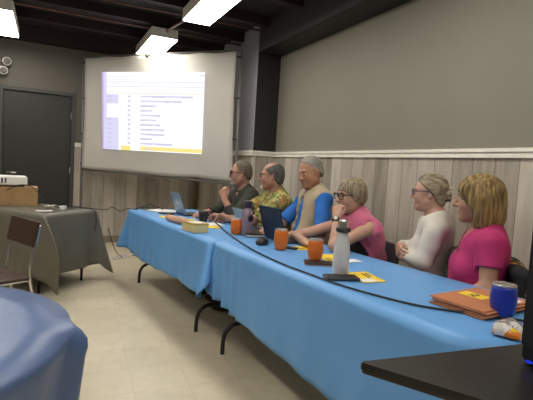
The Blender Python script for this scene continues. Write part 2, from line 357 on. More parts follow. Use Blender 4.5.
for j in range(ny_):
    for i in range(nx_): a = j * (nx_ + 1) + i; fs.append((a, a + 1, a + nx_ + 2, a + nx_ + 1))
mb = MB(); mb.add(vs, fs, 0, True); fab = mb.build('screen_cloth', M['screen'], sc)
sm = fab.modifiers.new('thick', 'SOLIDIFY'); sm.thickness = .002; sm.offset = -1 if True else 1
for x, lab in ((-.035, 0), (SWD + .055, 1)):
    MB().tube([sp(x, -.03, -.03), sp(x, TL.z + .06 if False else 2.645, -.03)], .017, 12).build('pole', M['greypole'], sc)
    for y in (.06, .55, 1.05, 1.47):
        MB().tube([sp(x, y, -.055), sp(x, y, .0), sp(x + (.05 if lab == 0 else -.05), y, .0)], .009).build('clip', M['darkmetal'], sc)
MB().tube([sp(-.035, -.02, -.03), sp(SWD + .055, -.02, -.03)], .017, 12).build('top_rod', M['greypole'], sc)
MB().tube([sp(-.035, SHT + .05, -.03), sp(SWD + .055, SHT + .095, -.03)], .015, 12).build('bottom_rod', M['greypole'], sc)
for x in (-.035, SWD + .055):
    MB().tube([sp(x, 2.62, -.30), sp(x, 2.62, .22)], .018, 12).build('foot', M['greypole'], sc)
hk = MB().lathe([(.0, 0), (.022, .004), (.026, .02), (.012, .045), (.008, .07), (0, .07)], 16); hk.build('hook', M['darkmetal'], sc, Matrix.Translation(sp(1.06, .03, .02)))
# the projected spreadsheet: one grid whose faces carry the picture's colours
PC = [glow('projected_' + n, c, SCREEN_GLOW * s) for n, c, s in (('white', (.93, .93, 1.0), 1.0), ('lilac', (.72, .70, .92), .9), ('violet', (.66, .46, .92), .85), ('text', (.66, .64, .80), .88), ('yellow', (1.0, .86, .30), .85), ('pale', (.80, .80, .95), .9), ('band', (.90, .80, .62), .9))]
xs = sorted(set([0, .018, .05, .10, .175, .20, .27, .30, .345, .40, .45, .52, .56, .60, .64, .68, .72, .80, .90, .955, 1.0])); NR = 84
c00, c10, c11, c01 = (.328, .202), (1.943, .237), (1.946, 1.254), (.376, 1.25)
vs = []; fs = []; mi = []
for j in range(NR + 1):
    for x in xs:
        v = j / NR
        px = (c00[0] * (1 - x) + c10[0] * x) * (1 - v) + (c01[0] * (1 - x) + c11[0] * x) * v; py = (c00[1] * (1 - x) + c10[1] * x) * (1 - v) + (c01[1] * (1 - x) + c11[1] * x) * v
        vs.append(sp(px, py, .024))
r2 = random.Random(4)
rowlen = {}
for j in range(NR):
    row, ph = divmod(j - 24, 5)
    for i in range(len(xs) - 1):
        x = (xs[i] + xs[i + 1]) / 2; k = 0
        if x < .018: k = 2
        elif x < .05: k = 1
        elif j < 20:
            if j in (4, 8, 12) and x < .5 and r2.random() < .6: k = 5
            elif j in (10, 15): k = 5
            elif j == 3 and x > .955: k = 3
        elif j == 22: k = 6
        elif row >= 0 and row < 12:
            if row not in rowlen: rowlen[row] = r2.choice((.52, .56, .60, .60, .64)) if row not in (0, 1, 10) else (.90 if row == 0 else .80 if row == 1 else .72)
            if .05 <= x < .175 and row not in (2, 3, 4): k = 1
            if ph in (1, 2):
                if .05 < x < .10 and row not in (2, 3, 4): k = 3
                if .27 < x < .30: k = 3
                if .40 < x < rowlen[row]: k = 3 if ph == 1 or r2.random() < .5 else 5
            if row == 11 and x > .40: k = 4 if ph < 4 else 0
            if row == 11 and .20 < x < .30: k = 4
            if row == 11 and ph == 2 and .45 < x < .52: k = 3
        fs.append((j * len(xs) + i, j * len(xs) + i + 1, (j + 1) * len(xs) + i + 1, (j + 1) * len(xs) + i)); mi.append(k)
mb = MB(); mb.add(vs, fs); mb.mi = mi; mb.build('projected_picture', PC, sc)
# wooden strip standing in the inside corner below the screen
o = MB().box((JX - .075, WF - .05, .0), (JX - .02, WF - .016, 1.40), .004).build('wooden_post', M['wood']); tag(o, 'narrow brown wooden post in the wall corner below the projection screen', 'post')

# ---------------------------------------------------------------- folding tables and cloths
def leg_frame(parent, y, depth):
    """one end frame: centre post, cross bar and two curved feet"""
    c = depth / 2
    MB().tube([(c, y, .70), (c, y, .19)], .017, 10).build('leg_post', M['darkmetal'], parent)
    for a in (0.07, depth - .07):
        sgn = -1 if a < c else 1
        pts = [(c, y, .195), (a - sgn * .13, y, .195), (a - sgn * .07, y, .188), (a - sgn * .025, y, .155), (a - sgn * .004, y, .095), (a, y, 0.0)]
        MB().tube(spline(pts, 5), .0145, 10).build('leg', M['darkmetal'], parent)
def round_rect(x0, y0, x1, y1, r, k=8):
    return [(cx + r * math.cos(a0 + PI / 2 * i / k), cy + r * math.sin(a0 + PI / 2 * i / k)) for cx, cy, a0 in ((x1 - r, y1 - r, 0), (x0 + r, y1 - r, PI / 2), (x0 + r, y0 + r, PI), (x1 - r, y0 + r, 1.5 * PI)) for i in range(k + 1)]
def folding_table(al0, al1, label, rad=.05):
    p = T(0, al0, 0); t = thing('folding_table', label, 'table', p, TROT, 'folding tables in the long row')
    L = al1 - al0
    MB().prism(round_rect(.005, -L, .755, 0, rad), .70, .74).build('tabletop', M['tabletop'], t)
    for y in (-.19, -L + .19): leg_frame(t, y, .76)
    return t
folding_table(0.0, 1.88, 'far folding table under the blue cloth, its curved black feet showing by the screen')
folding_table(1.95, 3.97, 'near folding table under the blue cloth, its curved black foot showing mid-row', .17)
def drape(name, label, cat, perim, ctr, ztop, drop, m, wave, rows=14, flare=None, group=None, res=None, center_rows=5):
    """cloth laid over a table: perim = list of (point, outward normal); drop, wave, flare are functions of the perimeter index 0..1"""
    n = len(perim); vs = []; fs = []
    rr = .007
    for q in range(center_rows):
        k = q / (center_rows - 1.0)
        for i, (p, nn) in enumerate(perim):
            b = Vector(ctr(p)); g = b.lerp(p, k); vs.append((g.x, g.y, ztop))
    for j in range(1, rows + 1):
        v = j / rows
        for i, (p, nn) in enumerate(perim):
            u = i / n; dz = drop(u); s = v * (dz + .03)
            if s < rr * 1.57: ox, oz = rr * math.sin(s / rr), rr * (1 - math.cos(s / rr))
            else: ox, oz = rr, rr + (s - rr * 1.57)
            o_ = ox + wave(u, v) + (flare(u, v) if flare else 0)
            vs.append((p.x + nn.x * o_, p.y + nn.y * o_, ztop - oz))
    R = center_rows + rows
    for j in range(R - 1):
        for i in range(n):
            k = (i + 1) % n; fs.append((j * n + i, j * n + k, (j + 1) * n + k, (j + 1) * n + i))
    mb = MB(); mb.add(vs, fs, 0, True); o = mb.build(name, m)
    bm = bmesh.new(); bm.from_mesh(o.data); bmesh.ops.remove_doubles(bm, verts=bm.verts[:], dist=1e-4); bmesh.ops.recalc_face_normals(bm, faces=bm.faces[:]); bm.to_mesh(o.data); bm.free(); o.data.polygons.foreach_set('use_smooth', [True] * len(o.data.polygons))
    tag(o, label, cat, group); return o
def rect_perim(f, s0, s1, a0, a1, rad, step=.02):
    """rounded rectangle in a table frame f(s, al) -> world Vector; returns perimeter points, normals and (s, al) values"""
    pts = []
    def arc(cs, ca, t0):
        for k in range(9):
            a = t0 + PI / 2 * k / 8; pts.append((cs + rad * math.cos(a), ca + rad * math.sin(a), math.cos(a), math.sin(a)))
    def seg(p, q, ns, na):
        L = math.hypot(q[0] - p[0], q[1] - p[1]); k = int(L / step)
        for i in range(1, k): pts.append((p[0] + (q[0] - p[0]) * i / k, p[1] + (q[1] - p[1]) * i / k, ns, na))
    arc(s1 - rad, a1 - rad, 0); seg((s1 - rad, a1), (s0 + rad, a1), 0, 1)
    arc(s0 + rad, a1 - rad, PI / 2); seg((s0, a1 - rad), (s0, a0 + rad), -1, 0)
    arc(s0 + rad, a0 + rad, PI); seg((s0 + rad, a0), (s1 - rad, a0), 0, -1)
    arc(s1 - rad, a0 + rad, 1.5 * PI); seg((s1, a0 + rad), (s1, a1 - rad), 1, 0)
    out = []
    o0 = f(0, 0)
    for s, a, ns, na in pts: out.append((f(s, a), f(ns, na) - o0))
    return out, pts
def table_cloth(label, a0, a1, hem, folds, seed, corner=.05, endhem=(.30, .30), z=.7425, rad=.05):
    pr, raw = rect_perim(lambda s, a: T(s, a, 0), 0, .76, a0, a1, rad)
    n = len(pr); rd = random.Random(seed); ph = [rd.uniform(0, 6.28) for _ in range(6)]
    def info(u): return raw[int(round(u * n)) % n]
    def drop(u):
        s, a, ns, na = info(u); w = max(0, -ns)
        base = .115
        if na < -.3: base = endhem[0] if s < .4 else endhem[0] - (s - .4) * .5
        if na > .3: base = endhem[1] if s < .4 else endhem[1] - (s - .4) * .5
        return max(.09, base * (1 - w ** 2) + hem(a) * w ** 2) if w else max(.09, base)
    def wave(u, v):
        s, a, ns, na = info(u); q = a if abs(ns) > .5 else s * 1.3
        f = folds(a) if ns < -.3 else .6
        sh_ = lambda x: 1 - 2 * abs(math.sin(x)) ** .75
        return .020 * v * f * (sh_(q * 8.5 + ph[0]) * .6 + math.sin(q * 31 + ph[1]) * .35 * v + .75 * sh_(q * 26 + ph[2]) * (f > 1.2)) + .012 * v
    def flare(u, v):
        s, a, ns, na = info(u); return corner * v * (abs(ns * na) * 2) ** 1.5
    def ctr(p):
        q = Vector((p.x - TA[0], p.y - TA[1], 0)); al = q.x * TT[0] + q.y * TT[1]
        return T(.38, min(max(al, a0 + .38), a1 - .38), 0)
    o = drape('tablecloth', label, 'tablecloth', pr, ctr, z, drop, M['blue'], wave, 14, flare, 'blue cloths on the long table row')
    md = o.modifiers.new('thick', 'SOLIDIFY'); md.thickness = .0015; md.offset = -1
    return o
table_cloth('plain blue tablecloth on the far table, its end hanging near the screen', -.06, 2.0, lambda a: .385 + .02 * math.sin(a * 3), lambda a: .5 if a < 1.1 else 1.0, 3, .13, (.36, .2))
table_cloth('blue tablecloth on the near table, gathered in folds at its far end', 1.97, 4.01, lambda a: .335 + .09 * max(0, a - 2.1), lambda a: 1.5 if a < 2.45 else .55, 8, .03, (.25, .42), .7455, .17)
# grey cloth table by the door, turned 45 degrees
GA = Vector((-.03, 4.39, 0)); G1 = Vector((.69, .724, 0)); G2 = Vector((-.724, .69, 0))
def G(s, a, z=0): return GA + G1 * s + G2 * a + Vector((0, 0, z))
t = thing('folding_table', 'folding table under the grey plastic cloth by the door, one black leg showing', 'table', GA, math.atan2(G1.y, G1.x))
MB().box((.005, 0.005, .70), (.725, 1.78, .735), .008).build('tabletop', M['tabletop'], t)
for y in (.10, 1.6):
    for x in (.08, .64): MB().tube([(x, y, .70), (x, y, 0)], .014, 10).build('leg', M['darkmetal'], t)
pr, raw = rect_perim(lambda s, a: G(s, a), 0, .73, 0, 1.8, .03)
pr = [(p, (-G2.normalized() * .9 - G1.normalized() * .25) if (raw[i][0] < .1 and raw[i][1] < .1 and abs(raw[i][2] * raw[i][3]) > .05) else nn) for i, (p, nn) in enumerate(pr)]
def g_info(u): return raw[int(round(u * len(raw))) % len(raw)]
def g_wave(u, v):
    s, a, ns, na = g_info(u); return .02 * v * (math.sin((s + a) * 17 + 1) * .6 + math.sin((s - a) * 29) * .4) + .05 * v
def g_flare(u, v):
    s, a, ns, na = g_info(u); c = (abs(ns * na) * 2) ** 1.1
    return (.26 * math.sin(min(1, v / .62) * PI / 2) * (1 - .5 * max(0, v - .62)) if s < .2 and a < .2 else .12 * v ** 1.2) * c
def g_drop(u):
    s, a, ns, na = g_info(u); return .53 + .12 * (abs(ns * na) * 2)
gc = drape('tablecloth', 'grey plastic tablecloth with pointed corners on the table by the door', 'tablecloth', pr, lambda p: G(.365, min(max((p - GA).dot(G2), .37), 1.43)), .7375, g_drop, M['greycloth'], g_wave, 14, g_flare)
md = gc.modifiers.new('thick', 'SOLIDIFY'); md.thickness = .0012; md.offset = -1
# round table in the near left
RC = Vector((-.505, 1.515, 0)); RR = .582
t = thing('round_table', 'round table under the periwinkle plastic cloth, near left corner', 'table', RC)
MB().lathe([(0, .70), (RR - .01, .70), (RR - .003, .71), (RR - .003, .73), (RR - .01, .738), (0, .738)], 64).build('tabletop', M['tabletop'], t)
for k in range(4):
    a = PI / 4 + k * PI / 2; MB().tube([(.36 * math.cos(a), .36 * math.sin(a), .70), (.42 * math.cos(a), .42 * math.sin(a), 0)], .016, 10).build('leg', M['darkmetal'], t)
n = 240; pr = []
for i in range(n):
    a = 2 * PI * i / n; nn = Vector((math.cos(a), math.sin(a), 0)); pr.append((RC + nn * RR, nn))
def r_wave(u, v):
    a = 2 * PI * u
    tri = lambda x: 2 * abs((x / PI) % 2 - 1) - 1
    return v * (.020 * tri(9 * a + .4) + .012 * tri(15 * a + 1.0)) - .07 * v
def r_flare(u, v):
    a = (2 * PI * u + .06) % (PI / 2); c = min(a, PI / 2 - a)
    return .058 * math.sin(PI * min(1, v * 4.0) * .62) * max(0, 1 - c / .13)
o = drape('tablecloth', 'periwinkle blue plastic tablecloth with folded skirt on the round table', 'tablecloth', pr, lambda p: RC, .7405, lambda u: .30 + .07 * math.cos(8 * PI * u + .9), M['peri'], r_wave, 14, r_flare, center_rows=6)
md = o.modifiers.new('thick', 'SOLIDIFY'); md.thickness = .0012; md.offset = -1
ZB = .80; KB = .8835      # height of the black table; its plan is given for a 0.74 m height and drawn in by KB
# black table in the near right corner with an obtuse-angled top
bt = thing('trapezoid_table', 'black wood-grain table with a pointed corner in the near right foreground', 'table', (1.5 * KB, .6 * KB, 0))
A_ = Vector((.784, .966)); e1 = Vector((.995, -.094)).normalized(); e2 = Vector((.497, -.868)).normalized()
def rpoly(grow=0.0):
    pts = [A_, A_ + e2 * .62, A_ + e2 * .62 + Vector((.75, -.07)), A_ + e1 * 1.35]
    c = sum(pts, Vector((0, 0))) / 4; out = []
    for i, p in enumerate(pts):
        a, b = pts[i - 1], pts[(i + 1) % 4]; r = .02
        for k in range(5):
            f = k / 4; q0 = p + (a - p).normalized() * r; q1 = p + (b - p).normalized() * r
            out.append(q0 * (1 - f) ** 2 + p * 2 * f * (1 - f) + q1 * f * f)
    out = [c + (p - c) * (1 - grow) for p in out]
    return [((p.x - 1.5) * KB, (p.y - .6) * KB) for p in out]
MB().prism(rpoly(.004), ZB - .0035, ZB).build('table_top', M['blacktop'], bt); MB().prism(rpoly(), ZB - .017, ZB - .0035).build('edge_band', M['blackrim'], bt); MB().prism(rpoly(.006), ZB - .026, ZB - .017).build('under_board', M['espresso'], bt)
for x, y in ((-.45, .18), (.5, .08), (.35, -.22), (-.2, -.2)): MB().tube([(x * KB, y * KB, ZB - .026), (x * KB, y * KB, 0)], .018, 10).build('leg', M['darkmetal'], bt)
# ---------------------------------------------------------------- smooth solids for people and soft things
class Field:
    """a distance field on a grid; shapes are blended in and the surface is read off as one mesh"""
    def __init__(s, lo, hi, h):
        s.h = h; s.lo = np.array(lo, float); s.n = np.ceil((np.array(hi, float) - s.lo) / h).astype(int) + 1
        s.d = np.full(s.n, .25, np.float32); s.ax = [(s.lo[i] + h * np.arange(s.n[i])).astype(np.float32) for i in range(3)]
    def op(s, fn, lo, hi, k=.01, mode='u'):
        m = k + 3 * s.h
        a = np.clip(np.floor((np.array(lo) - m - s.lo) / s.h).astype(int), 0, s.n); b = np.clip(np.ceil((np.array(hi) + m - s.lo) / s.h).astype(int) + 1, 0, s.n)
        if (b <= a).any(): return s
        sl = tuple(slice(a[i], b[i]) for i in range(3))
        X, Y, Z = s.ax[0][sl[0]][:, None, None], s.ax[1][sl[1]][None, :, None], s.ax[2][sl[2]][None, None, :]
        v = fn(X, Y, Z).astype(np.float32); c = s.d[sl]
        if mode == 'sub': v = -v
        h = np.maximum(k - np.abs(c - v), 0) / k
        s.d[sl] = np.minimum(c, v) - h * h * k * .25 if mode == 'u' else np.maximum(c, v) + h * h * k * .25
        return s
    def cap(s, a, b, ra, rb=None, k=.015, clip=None, mode='u'):
        a, b = np.array(a, float), np.array(b, float); rb = ra if rb is None else rb; ba = b - a; L2 = max(ba @ ba, 1e-9); r = max(ra, rb)
        cd = ba / math.sqrt(L2)
        def fn(X, Y, Z):
            x, y, z = X - a[0], Y - a[1], Z - a[2]
            t0 = (x * ba[0] + y * ba[1] + z * ba[2]) / L2; t = np.clip(t0, 0, 1)
            d = np.sqrt((x - ba[0] * t) ** 2 + (y - ba[1] * t) ** 2 + (z - ba[2] * t) ** 2) - (ra + (rb - ra) * t)
            if clip is not None: d = np.maximum(d, (t0 - clip) * math.sqrt(L2))
            return d
        return s.op(fn, np.minimum(a, b) - r, np.maximum(a, b) + r, k, mode)
    def ell(s, c, r, Rm=None, k=.02, mode='u'):
        c = np.array(c, float); r = np.array(r, float); Rm = np.eye(3) if Rm is None else np.array(Rm)
        ext = np.abs(Rm) @ r
        def fn(X, Y, Z):
            x, y, z = X - c[0], Y - c[1], Z - c[2]
            q = [(x * Rm[0, i] + y * Rm[1, i] + z * Rm[2, i]) for i in range(3)]
            k0 = np.sqrt((q[0] / r[0]) ** 2 + (q[1] / r[1]) ** 2 + (q[2] / r[2]) ** 2); k1 = np.sqrt((q[0] / r[0] ** 2) ** 2 + (q[1] / r[1] ** 2) ** 2 + (q[2] / r[2] ** 2) ** 2)
            return k0 * (k0 - 1) / np.maximum(k1, 1e-6)
        return s.op(fn, c - ext, c + ext, k, mode)
    def box(s, c, hs, rd=.01, Rm=None, k=.01, mode='u'):
        c = np.array(c, float); hs = np.array(hs, float); Rm = np.eye(3) if Rm is None else np.array(Rm); ext = np.abs(Rm) @ (hs)
        def fn(X, Y, Z):
            x, y, z = X - c[0], Y - c[1], Z - c[2]
            q = [np.abs(x * Rm[0, i] + y * Rm[1, i] + z * Rm[2, i]) - (hs[i] - rd) for i in range(3)]
            return np.sqrt(sum(np.maximum(w, 0) ** 2 for w in q)) + np.minimum(np.maximum(q[0], np.maximum(q[1], q[2])), 0) - rd
        return s.op(fn, c - ext, c + ext, k, mode)
    def half(s, p, n, k=.006):
        """remove everything on the side of the plane that n points to"""
        p = np.array(p, float); n = np.array(n, float) / np.linalg.norm(n)
        return s.op(lambda X, Y, Z: -((X - p[0]) * n[0] + (Y - p[1]) * n[1] + (Z - p[2]) * n[2]), s.lo, s.lo + s.h * s.n, k, 'sub')
    def mesh(s, disp=None):
        d = s.d; n = s.n; ins = d < 0
        cnt = np.zeros(n - 1, np.int8)
        for i in (0, 1):
            for j in (0, 1):
                for k in (0, 1): cnt += ins[i:n[0] - 1 + i, j:n[1] - 1 + j, k:n[2] - 1 + k]
        cells = np.argwhere((cnt > 0) & (cnt < 8)); idx = np.full(n - 1, -1, np.int32); idx[tuple(cells.T)] = np.arange(len(cells))
        acc = np.zeros((len(cells), 3)); num = np.zeros(len(cells))
        C = {(i, j, k): d[cells[:, 0] + i, cells[:, 1] + j, cells[:, 2] + k].astype(float) for i in (0, 1) for j in (0, 1) for k in (0, 1)}
        for a in C:
            for ax in range(3):
                if a[ax] == 0:
                    b = list(a); b[ax] = 1; b = tuple(b); va, vb = C[a], C[b]; m = (va < 0) != (vb < 0)
                    t = np.where(m, va / np.where(m, va - vb, 1), 0); p = np.array(a, float)[None, :] + np.zeros((len(cells), 3)); p[:, ax] += t
                    acc[m] += p[m]; num[m] += 1
        V = s.lo + s.h * (cells + acc / num[:, None]); Q = []
        for ax in range(3):
            u, w = (ax + 1) % 3, (ax + 2) % 3
            sa = [slice(None)] * 3; sb = [slice(None)] * 3; sa[ax] = slice(0, -1); sb[ax] = slice(1, None)
            A, B = ins[tuple(sa)], ins[tuple(sb)]; E = np.argwhere(A != B)
            E = E[(E[:, u] > 0) & (E[:, w] > 0) & (E[:, u] < n[u] - 1) & (E[:, w] < n[w] - 1)]
            f = A[tuple(E.T)]; du = np.zeros(3, int); dw = np.zeros(3, int); du[u] = 1; dw[w] = 1
            q = np.stack([idx[tuple((E - du - dw).T)], idx[tuple((E - dw).T)], idx[tuple(E.T)], idx[tuple((E - du).T)]], 1)
            q[~f] = q[~f][:, ::-1]; Q.append(q)
        Q = np.concatenate(Q); Q = Q[(Q >= 0).all(1)]
        # keep only the largest connected body
        lab = np.arange(len(V))
        e = np.concatenate([Q[:, [0, 1]], Q[:, [1, 2]], Q[:, [2, 3]], Q[:, [3, 0]]])
        while True:
            l2 = lab.copy(); np.minimum.at(l2, e[:, 0], lab[e[:, 1]]); np.minimum.at(l2, e[:, 1], lab[e[:, 0]]); l2 = l2[l2]; l2 = l2[l2]
            if (l2 == lab).all(): break
            lab = l2
        big = np.bincount(lab).argmax(); Q = Q[(lab[Q] == big).all(1)]
        use = np.unique(Q); mp = np.full(len(V), -1); mp[use] = np.arange(len(use)); V = V[use]; Q = mp[Q]
        if disp is not None: V = disp(V, Q)
        return V, Q
    def build(s, name, m, parent=None, disp=None):
        V, Q = s.mesh(disp); me = bpy.data.meshes.new(name)
        me.vertices.add(len(V)); me.vertices.foreach_set('co', V.astype(np.float32).ravel())
        me.loops.add(len(Q) * 4); me.loops.foreach_set('vertex_index', Q.astype(np.int32).ravel())
        me.polygons.add(len(Q)); me.polygons.foreach_set('loop_start', np.arange(0, len(Q) * 4, 4, dtype=np.int32)); me.polygons.foreach_set('loop_total', np.full(len(Q), 4, np.int32))
        me.update(calc_edges=True); me.validate(); me.polygons.foreach_set('use_smooth', np.ones(len(me.polygons), bool))
        return link(name, me, m, parent)
def vnormals(V, Q):
    fn = np.cross(V[Q[:, 2]] - V[Q[:, 0]], V[Q[:, 3]] - V[Q[:, 1]]); vn = np.zeros_like(V)
    for i in range(4): np.add.at(vn, Q[:, i], fn)
    return vn / np.maximum(np.linalg.norm(vn, axis=1, keepdims=True), 1e-12)
def folds(amp, seed=0, sc=26):
    """soft cloth folds"""
    r = np.random.default_rng(seed); D = r.normal(size=(7, 3)); D /= np.linalg.norm(D, axis=1, keepdims=True); ph = r.uniform(0, 6.28, 7); fr = sc * r.uniform(.6, 1.8, 7)
    def f(V, Q):
        w = sum(np.sin((V @ D[i]) * fr[i] + ph[i] + 1.2 * np.sin(V @ D[(i + 2) % 7] * fr[i] * .5)) for i in range(7)) / 3.0
        return V + vnormals(V, Q) * (amp * w)[:, None]
    return f
def rot(yaw=0, pitch=0, roll=0):
    """columns: forward, left, up; pitch > 0 looks down"""
    return np.array(Matrix.Rotation(yaw, 3, 'Z') @ Matrix.Rotation(pitch, 3, 'Y') @ Matrix.Rotation(roll, 3, 'X'))

def hand(F, wrist, d, pn, side, curl, thumb_in=.5, spread=.12, sz=1.0):
    """palm and five fingers: d = hand axis, pn = the way the palm faces, side = +1 when the thumb lies at cross(d, pn)"""
    w = np.array(wrist, float); d = np.array(d, float); d /= np.linalg.norm(d); pn = np.array(pn, float); pn -= d * (pn @ d); pn /= np.linalg.norm(pn); l = np.cross(d, pn) * side
    L = .088 * sz
    kn = []
    for i, (o, ln) in enumerate(((.032, .96), (.011, 1.0), (-.011, .96), (-.031, .86))):
        k_ = w + d * L * ln + l * o * sz * .95; kn.append(k_)
        F.cap(w + l * o * .55 * sz, k_, .0165 * sz, .0125 * sz, k=.012)
    for i, (ln, rr) in enumerate(((.040, .0088), (.045, .0092), (.042, .0088), (.033, .0078))):
        p = kn[i]; a = 0; dd = d + l * spread * (1.5 - i) * .5; dd /= np.linalg.norm(dd); c = curl[i] if isinstance(curl, (list, tuple)) else curl
        for s_, (q, bend) in enumerate(((1.0, .9), (.68, 1.1), (.5, .8))):
            a += c * bend; v = dd * math.cos(a) + pn * math.sin(a); e = p + v * ln * q * sz
            F.cap(p, e, rr * sz * (1 - .08 * s_), rr * sz * (.92 - .08 * s_), k=.004); p = e
    b = w + d * .022 * sz + l * .022 * sz; m_ = b + (d * .65 + l * .75 * (1 - thumb_in * .5) + pn * .35 * (.4 + thumb_in)) * .042 * sz
    F.cap(b, m_, .0155 * sz, .0115 * sz, k=.010)
    e = m_ + (d * .9 + l * .25 * (1 - thumb_in * 1.6) + pn * (.25 + .5 * thumb_in)) * .030 * sz; F.cap(m_, e, .0105 * sz, .0095 * sz, k=.005)
    e2 = e + (d * .95 - l * .2 * thumb_in + pn * .35 * thumb_in) * .024 * sz; F.cap(e, e2, .0095 * sz, .0075 * sz, k=.004)

class Person:
    """a seated figure; local frame: +X the way the body faces, +Y its left side, floor at z = 0"""
    def __init__(s, label, head, hip, phi, hphi, pitch=0.0, hs=1.0, sw=.185, g=1.0, bust=0.0, belly=0.0, skin='skin', hroll=0.0, neck_r=.054):
        s.ang = PI - math.radians(phi); s.hipw = hip; s.label = label
        s.Rw = Matrix.Rotation(s.ang, 3, 'Z'); s.hc = np.array(s.loc(head)); s.hs = hs; s.sw = sw; s.g = g; s.bust = bust; s.belly = belly; s.skin = M[skin]
        s.HR = rot(math.radians(-(hphi - phi)), math.radians(pitch), math.radians(hroll)); s.neck_r = neck_r
        s.H = np.array([0, 0, .555]); hf = s.HR[:, 0]
        s.N = s.hc + np.array([-.045, 0, -.155 * hs]); s.N[1] *= .5
        u = s.N - s.H; s.L = np.linalg.norm(u); u /= s.L; y = np.array([0, 1., 0]); f = np.cross(y, u); f /= np.linalg.norm(f); y = np.cross(u, f); s.R = np.stack([f, y, u], 1)
        s.sh = {q: s.N - u * .062 + y * q * sw - f * .005 for q in (1, -1)}
        s.arms = {}; s.lid = -.10
    def loc(s, w):
        v = Vector((w[0] - s.hipw[0], w[1] - s.hipw[1], 0)); v = s.Rw.transposed() @ v; return (v.x, v.y, w[2])
    def dirl(s, v): return np.array(s.Rw.transposed() @ Vector(v))
    def arm(s, side, elbow, wrist, hd=None, pn=(0, 0, -1), curl=.25, thumb=1, thumb_in=.4, shd=(0, 0, 0), sz=1.0):
        e, w = np.array(s.loc(elbow)), np.array(s.loc(wrist)); s.sh[side] = s.sh[side] + np.array(shd)
        s.arms[side] = (e, w, (s.dirl(hd) if hd is not None else w - e), s.dirl(pn), curl, thumb, thumb_in, sz)
    def at(s, t, f=0., y=0.): return s.H + s.R @ np.array([f, y, t * s.L])
    def field(s, lo, hi, h): return Field(lo, hi, h)
    def bounds(s): return (-.34, -.50, -.01), (.70, .50, s.hc[2] + .19)
    def torso(s, F, x=0.0, low=.0, legs=False):
        R, g, sw = s.R, s.g, s.sw; w = sw / .185
        F.ell(s.at(.04), (.125 * g + x, .165 * g + x, .125 + x), R, .03)
        F.ell(s.at(.27, .015 + s.belly * .5), (.108 * g + x + s.belly * .6, .140 * g + x + s.belly * .4, .165 + x), R, .06)
        F.ell(s.at(.62, .006), (.108 * g + x, .150 * w * min(g, 1.06) + x, .185 + x), R, .06)
        F.ell(s.at(.80, -.025), (.085 * g + x, .140 * w + x, .115 + x), R, .05)
        F.cap(s.sh[1] * .92 + s.sh[-1] * .08, s.sh[-1] * .92 + s.sh[1] * .08, .052 * g + x, k=.06)
        for q in (1, -1): F.cap(s.N + s.R @ np.array([-.022, q * .025, .022]), s.sh[q] * .75 + s.N * .25 + s.R @ np.array([-.012, 0, -.004]), .030 + x, .032 + x, k=.05)
        if s.bust:
            for q in (1, -1): F.ell(s.at(.54, .084 * g, q * .066), (.060 * s.bust + x, .066 * s.bust + x, .070 * s.bust + x), R, .035)
    def upper(s, F, q, x=0.0, t=1.0, clip=None, k=.03, tip=None):
        e = s.arms[q][0]; a = s.sh[q]; g = min(s.g, 1.12); b = a + (e - a) * t
        F.cap(a, b, .047 * g + x, (.047 + (.037 - .047) * t) * g + x + (tip or 0), k=k, clip=clip)
    def lower(s, F, q, x=0.0, t=1.0, clip=None, k=.02):
        e, w = s.arms[q][:2]; g = min(s.g, 1.12); F.cap(e, e + (w - e) * t, .037 * g + x, (.037 + (.0255 - .037) * t) * g + x, k=k, clip=clip)
    def legs(s, F, x=0.0, cut=True):
        for q in (1, -1):
            hp = s.H + np.array([.02, q * .085, -.02]); kn = np.array([.44, q * .12, .475]); an = np.array([.43, q * .125, .09])
            F.cap(hp, kn, .082 * min(s.g, 1.1) + x, .056 + x, k=.03); F.cap(kn, an, .054 + x, .038 + x, k=.02)
            if x == 0: F.ell((.50, q * .13, .045), (.12, .042, .040), None, .02)
    def head(s, F):
        h = s.hs; R = s.HR
        def P(x, y, z): return s.hc + R @ (np.array([x, y, z]) * h)
        s.P = P; E = lambda c, r, k=.02, mode='u', Rm=R: F.ell(P(*c), np.array(r) * h, Rm, k * h, mode); C = lambda a, b, ra, rb, k=.015, mode='u': F.cap(P(*a), P(*b), ra * h, rb * h, k * h, mode=mode)
        F.cap(s.N - s.R @ np.array([.0, 0, .03]), P(-.022, 0, -.05), s.neck_r * 1.04, s.neck_r * .96, k=.03)
        E((-.012, 0, .030), (.097, .075, .090)); E((.028, 0, -.028), (.062, .060, .085), .03)
        for q in (1, -1):
            C((.0, q * .050, -.058), (.058, q * .018, -.096), .024, .022, .03)
            E((.056, q * .036, -.034), (.030, .026, .030), .025); C((.079, q * .036, .024), (.086, q * .008, .022), .011, .011, .014)
        E((.066, 0, -.100), (.024, .026, .020), .022)
        for q in (1, -1): E((.094, q * .032, .004), (.016, .017, .013), .012, 'sub')
        C((.088, 0, .014), (.112, 0, -.026), .0085, .0125, .012); E((.107, 0, -.031), (.014, .011, .010), .008)
        for q in (1, -1): E((.098, q * .0125, -.034), (.011, .008, .008), .007)
        C((.085, -.016, -.062), (.085, .016, -.062), .0085, .0085, .008); C((.084, -.014, -.075), (.084, .014, -.075), .009, .009, .008); C((.095, -.024, -.0685), (.095, .024, -.0685), .0025, .0025, .006, 'sub')
        for q in (1, -1):
            Re = R @ rot(q * .35, -.12); E((-.012, q * .076, -.008), (.019, .0075, .032), .008, 'u', Re); E((-.006, q * .083, -.004), (.010, .006, .018), .006, 'sub', Re)
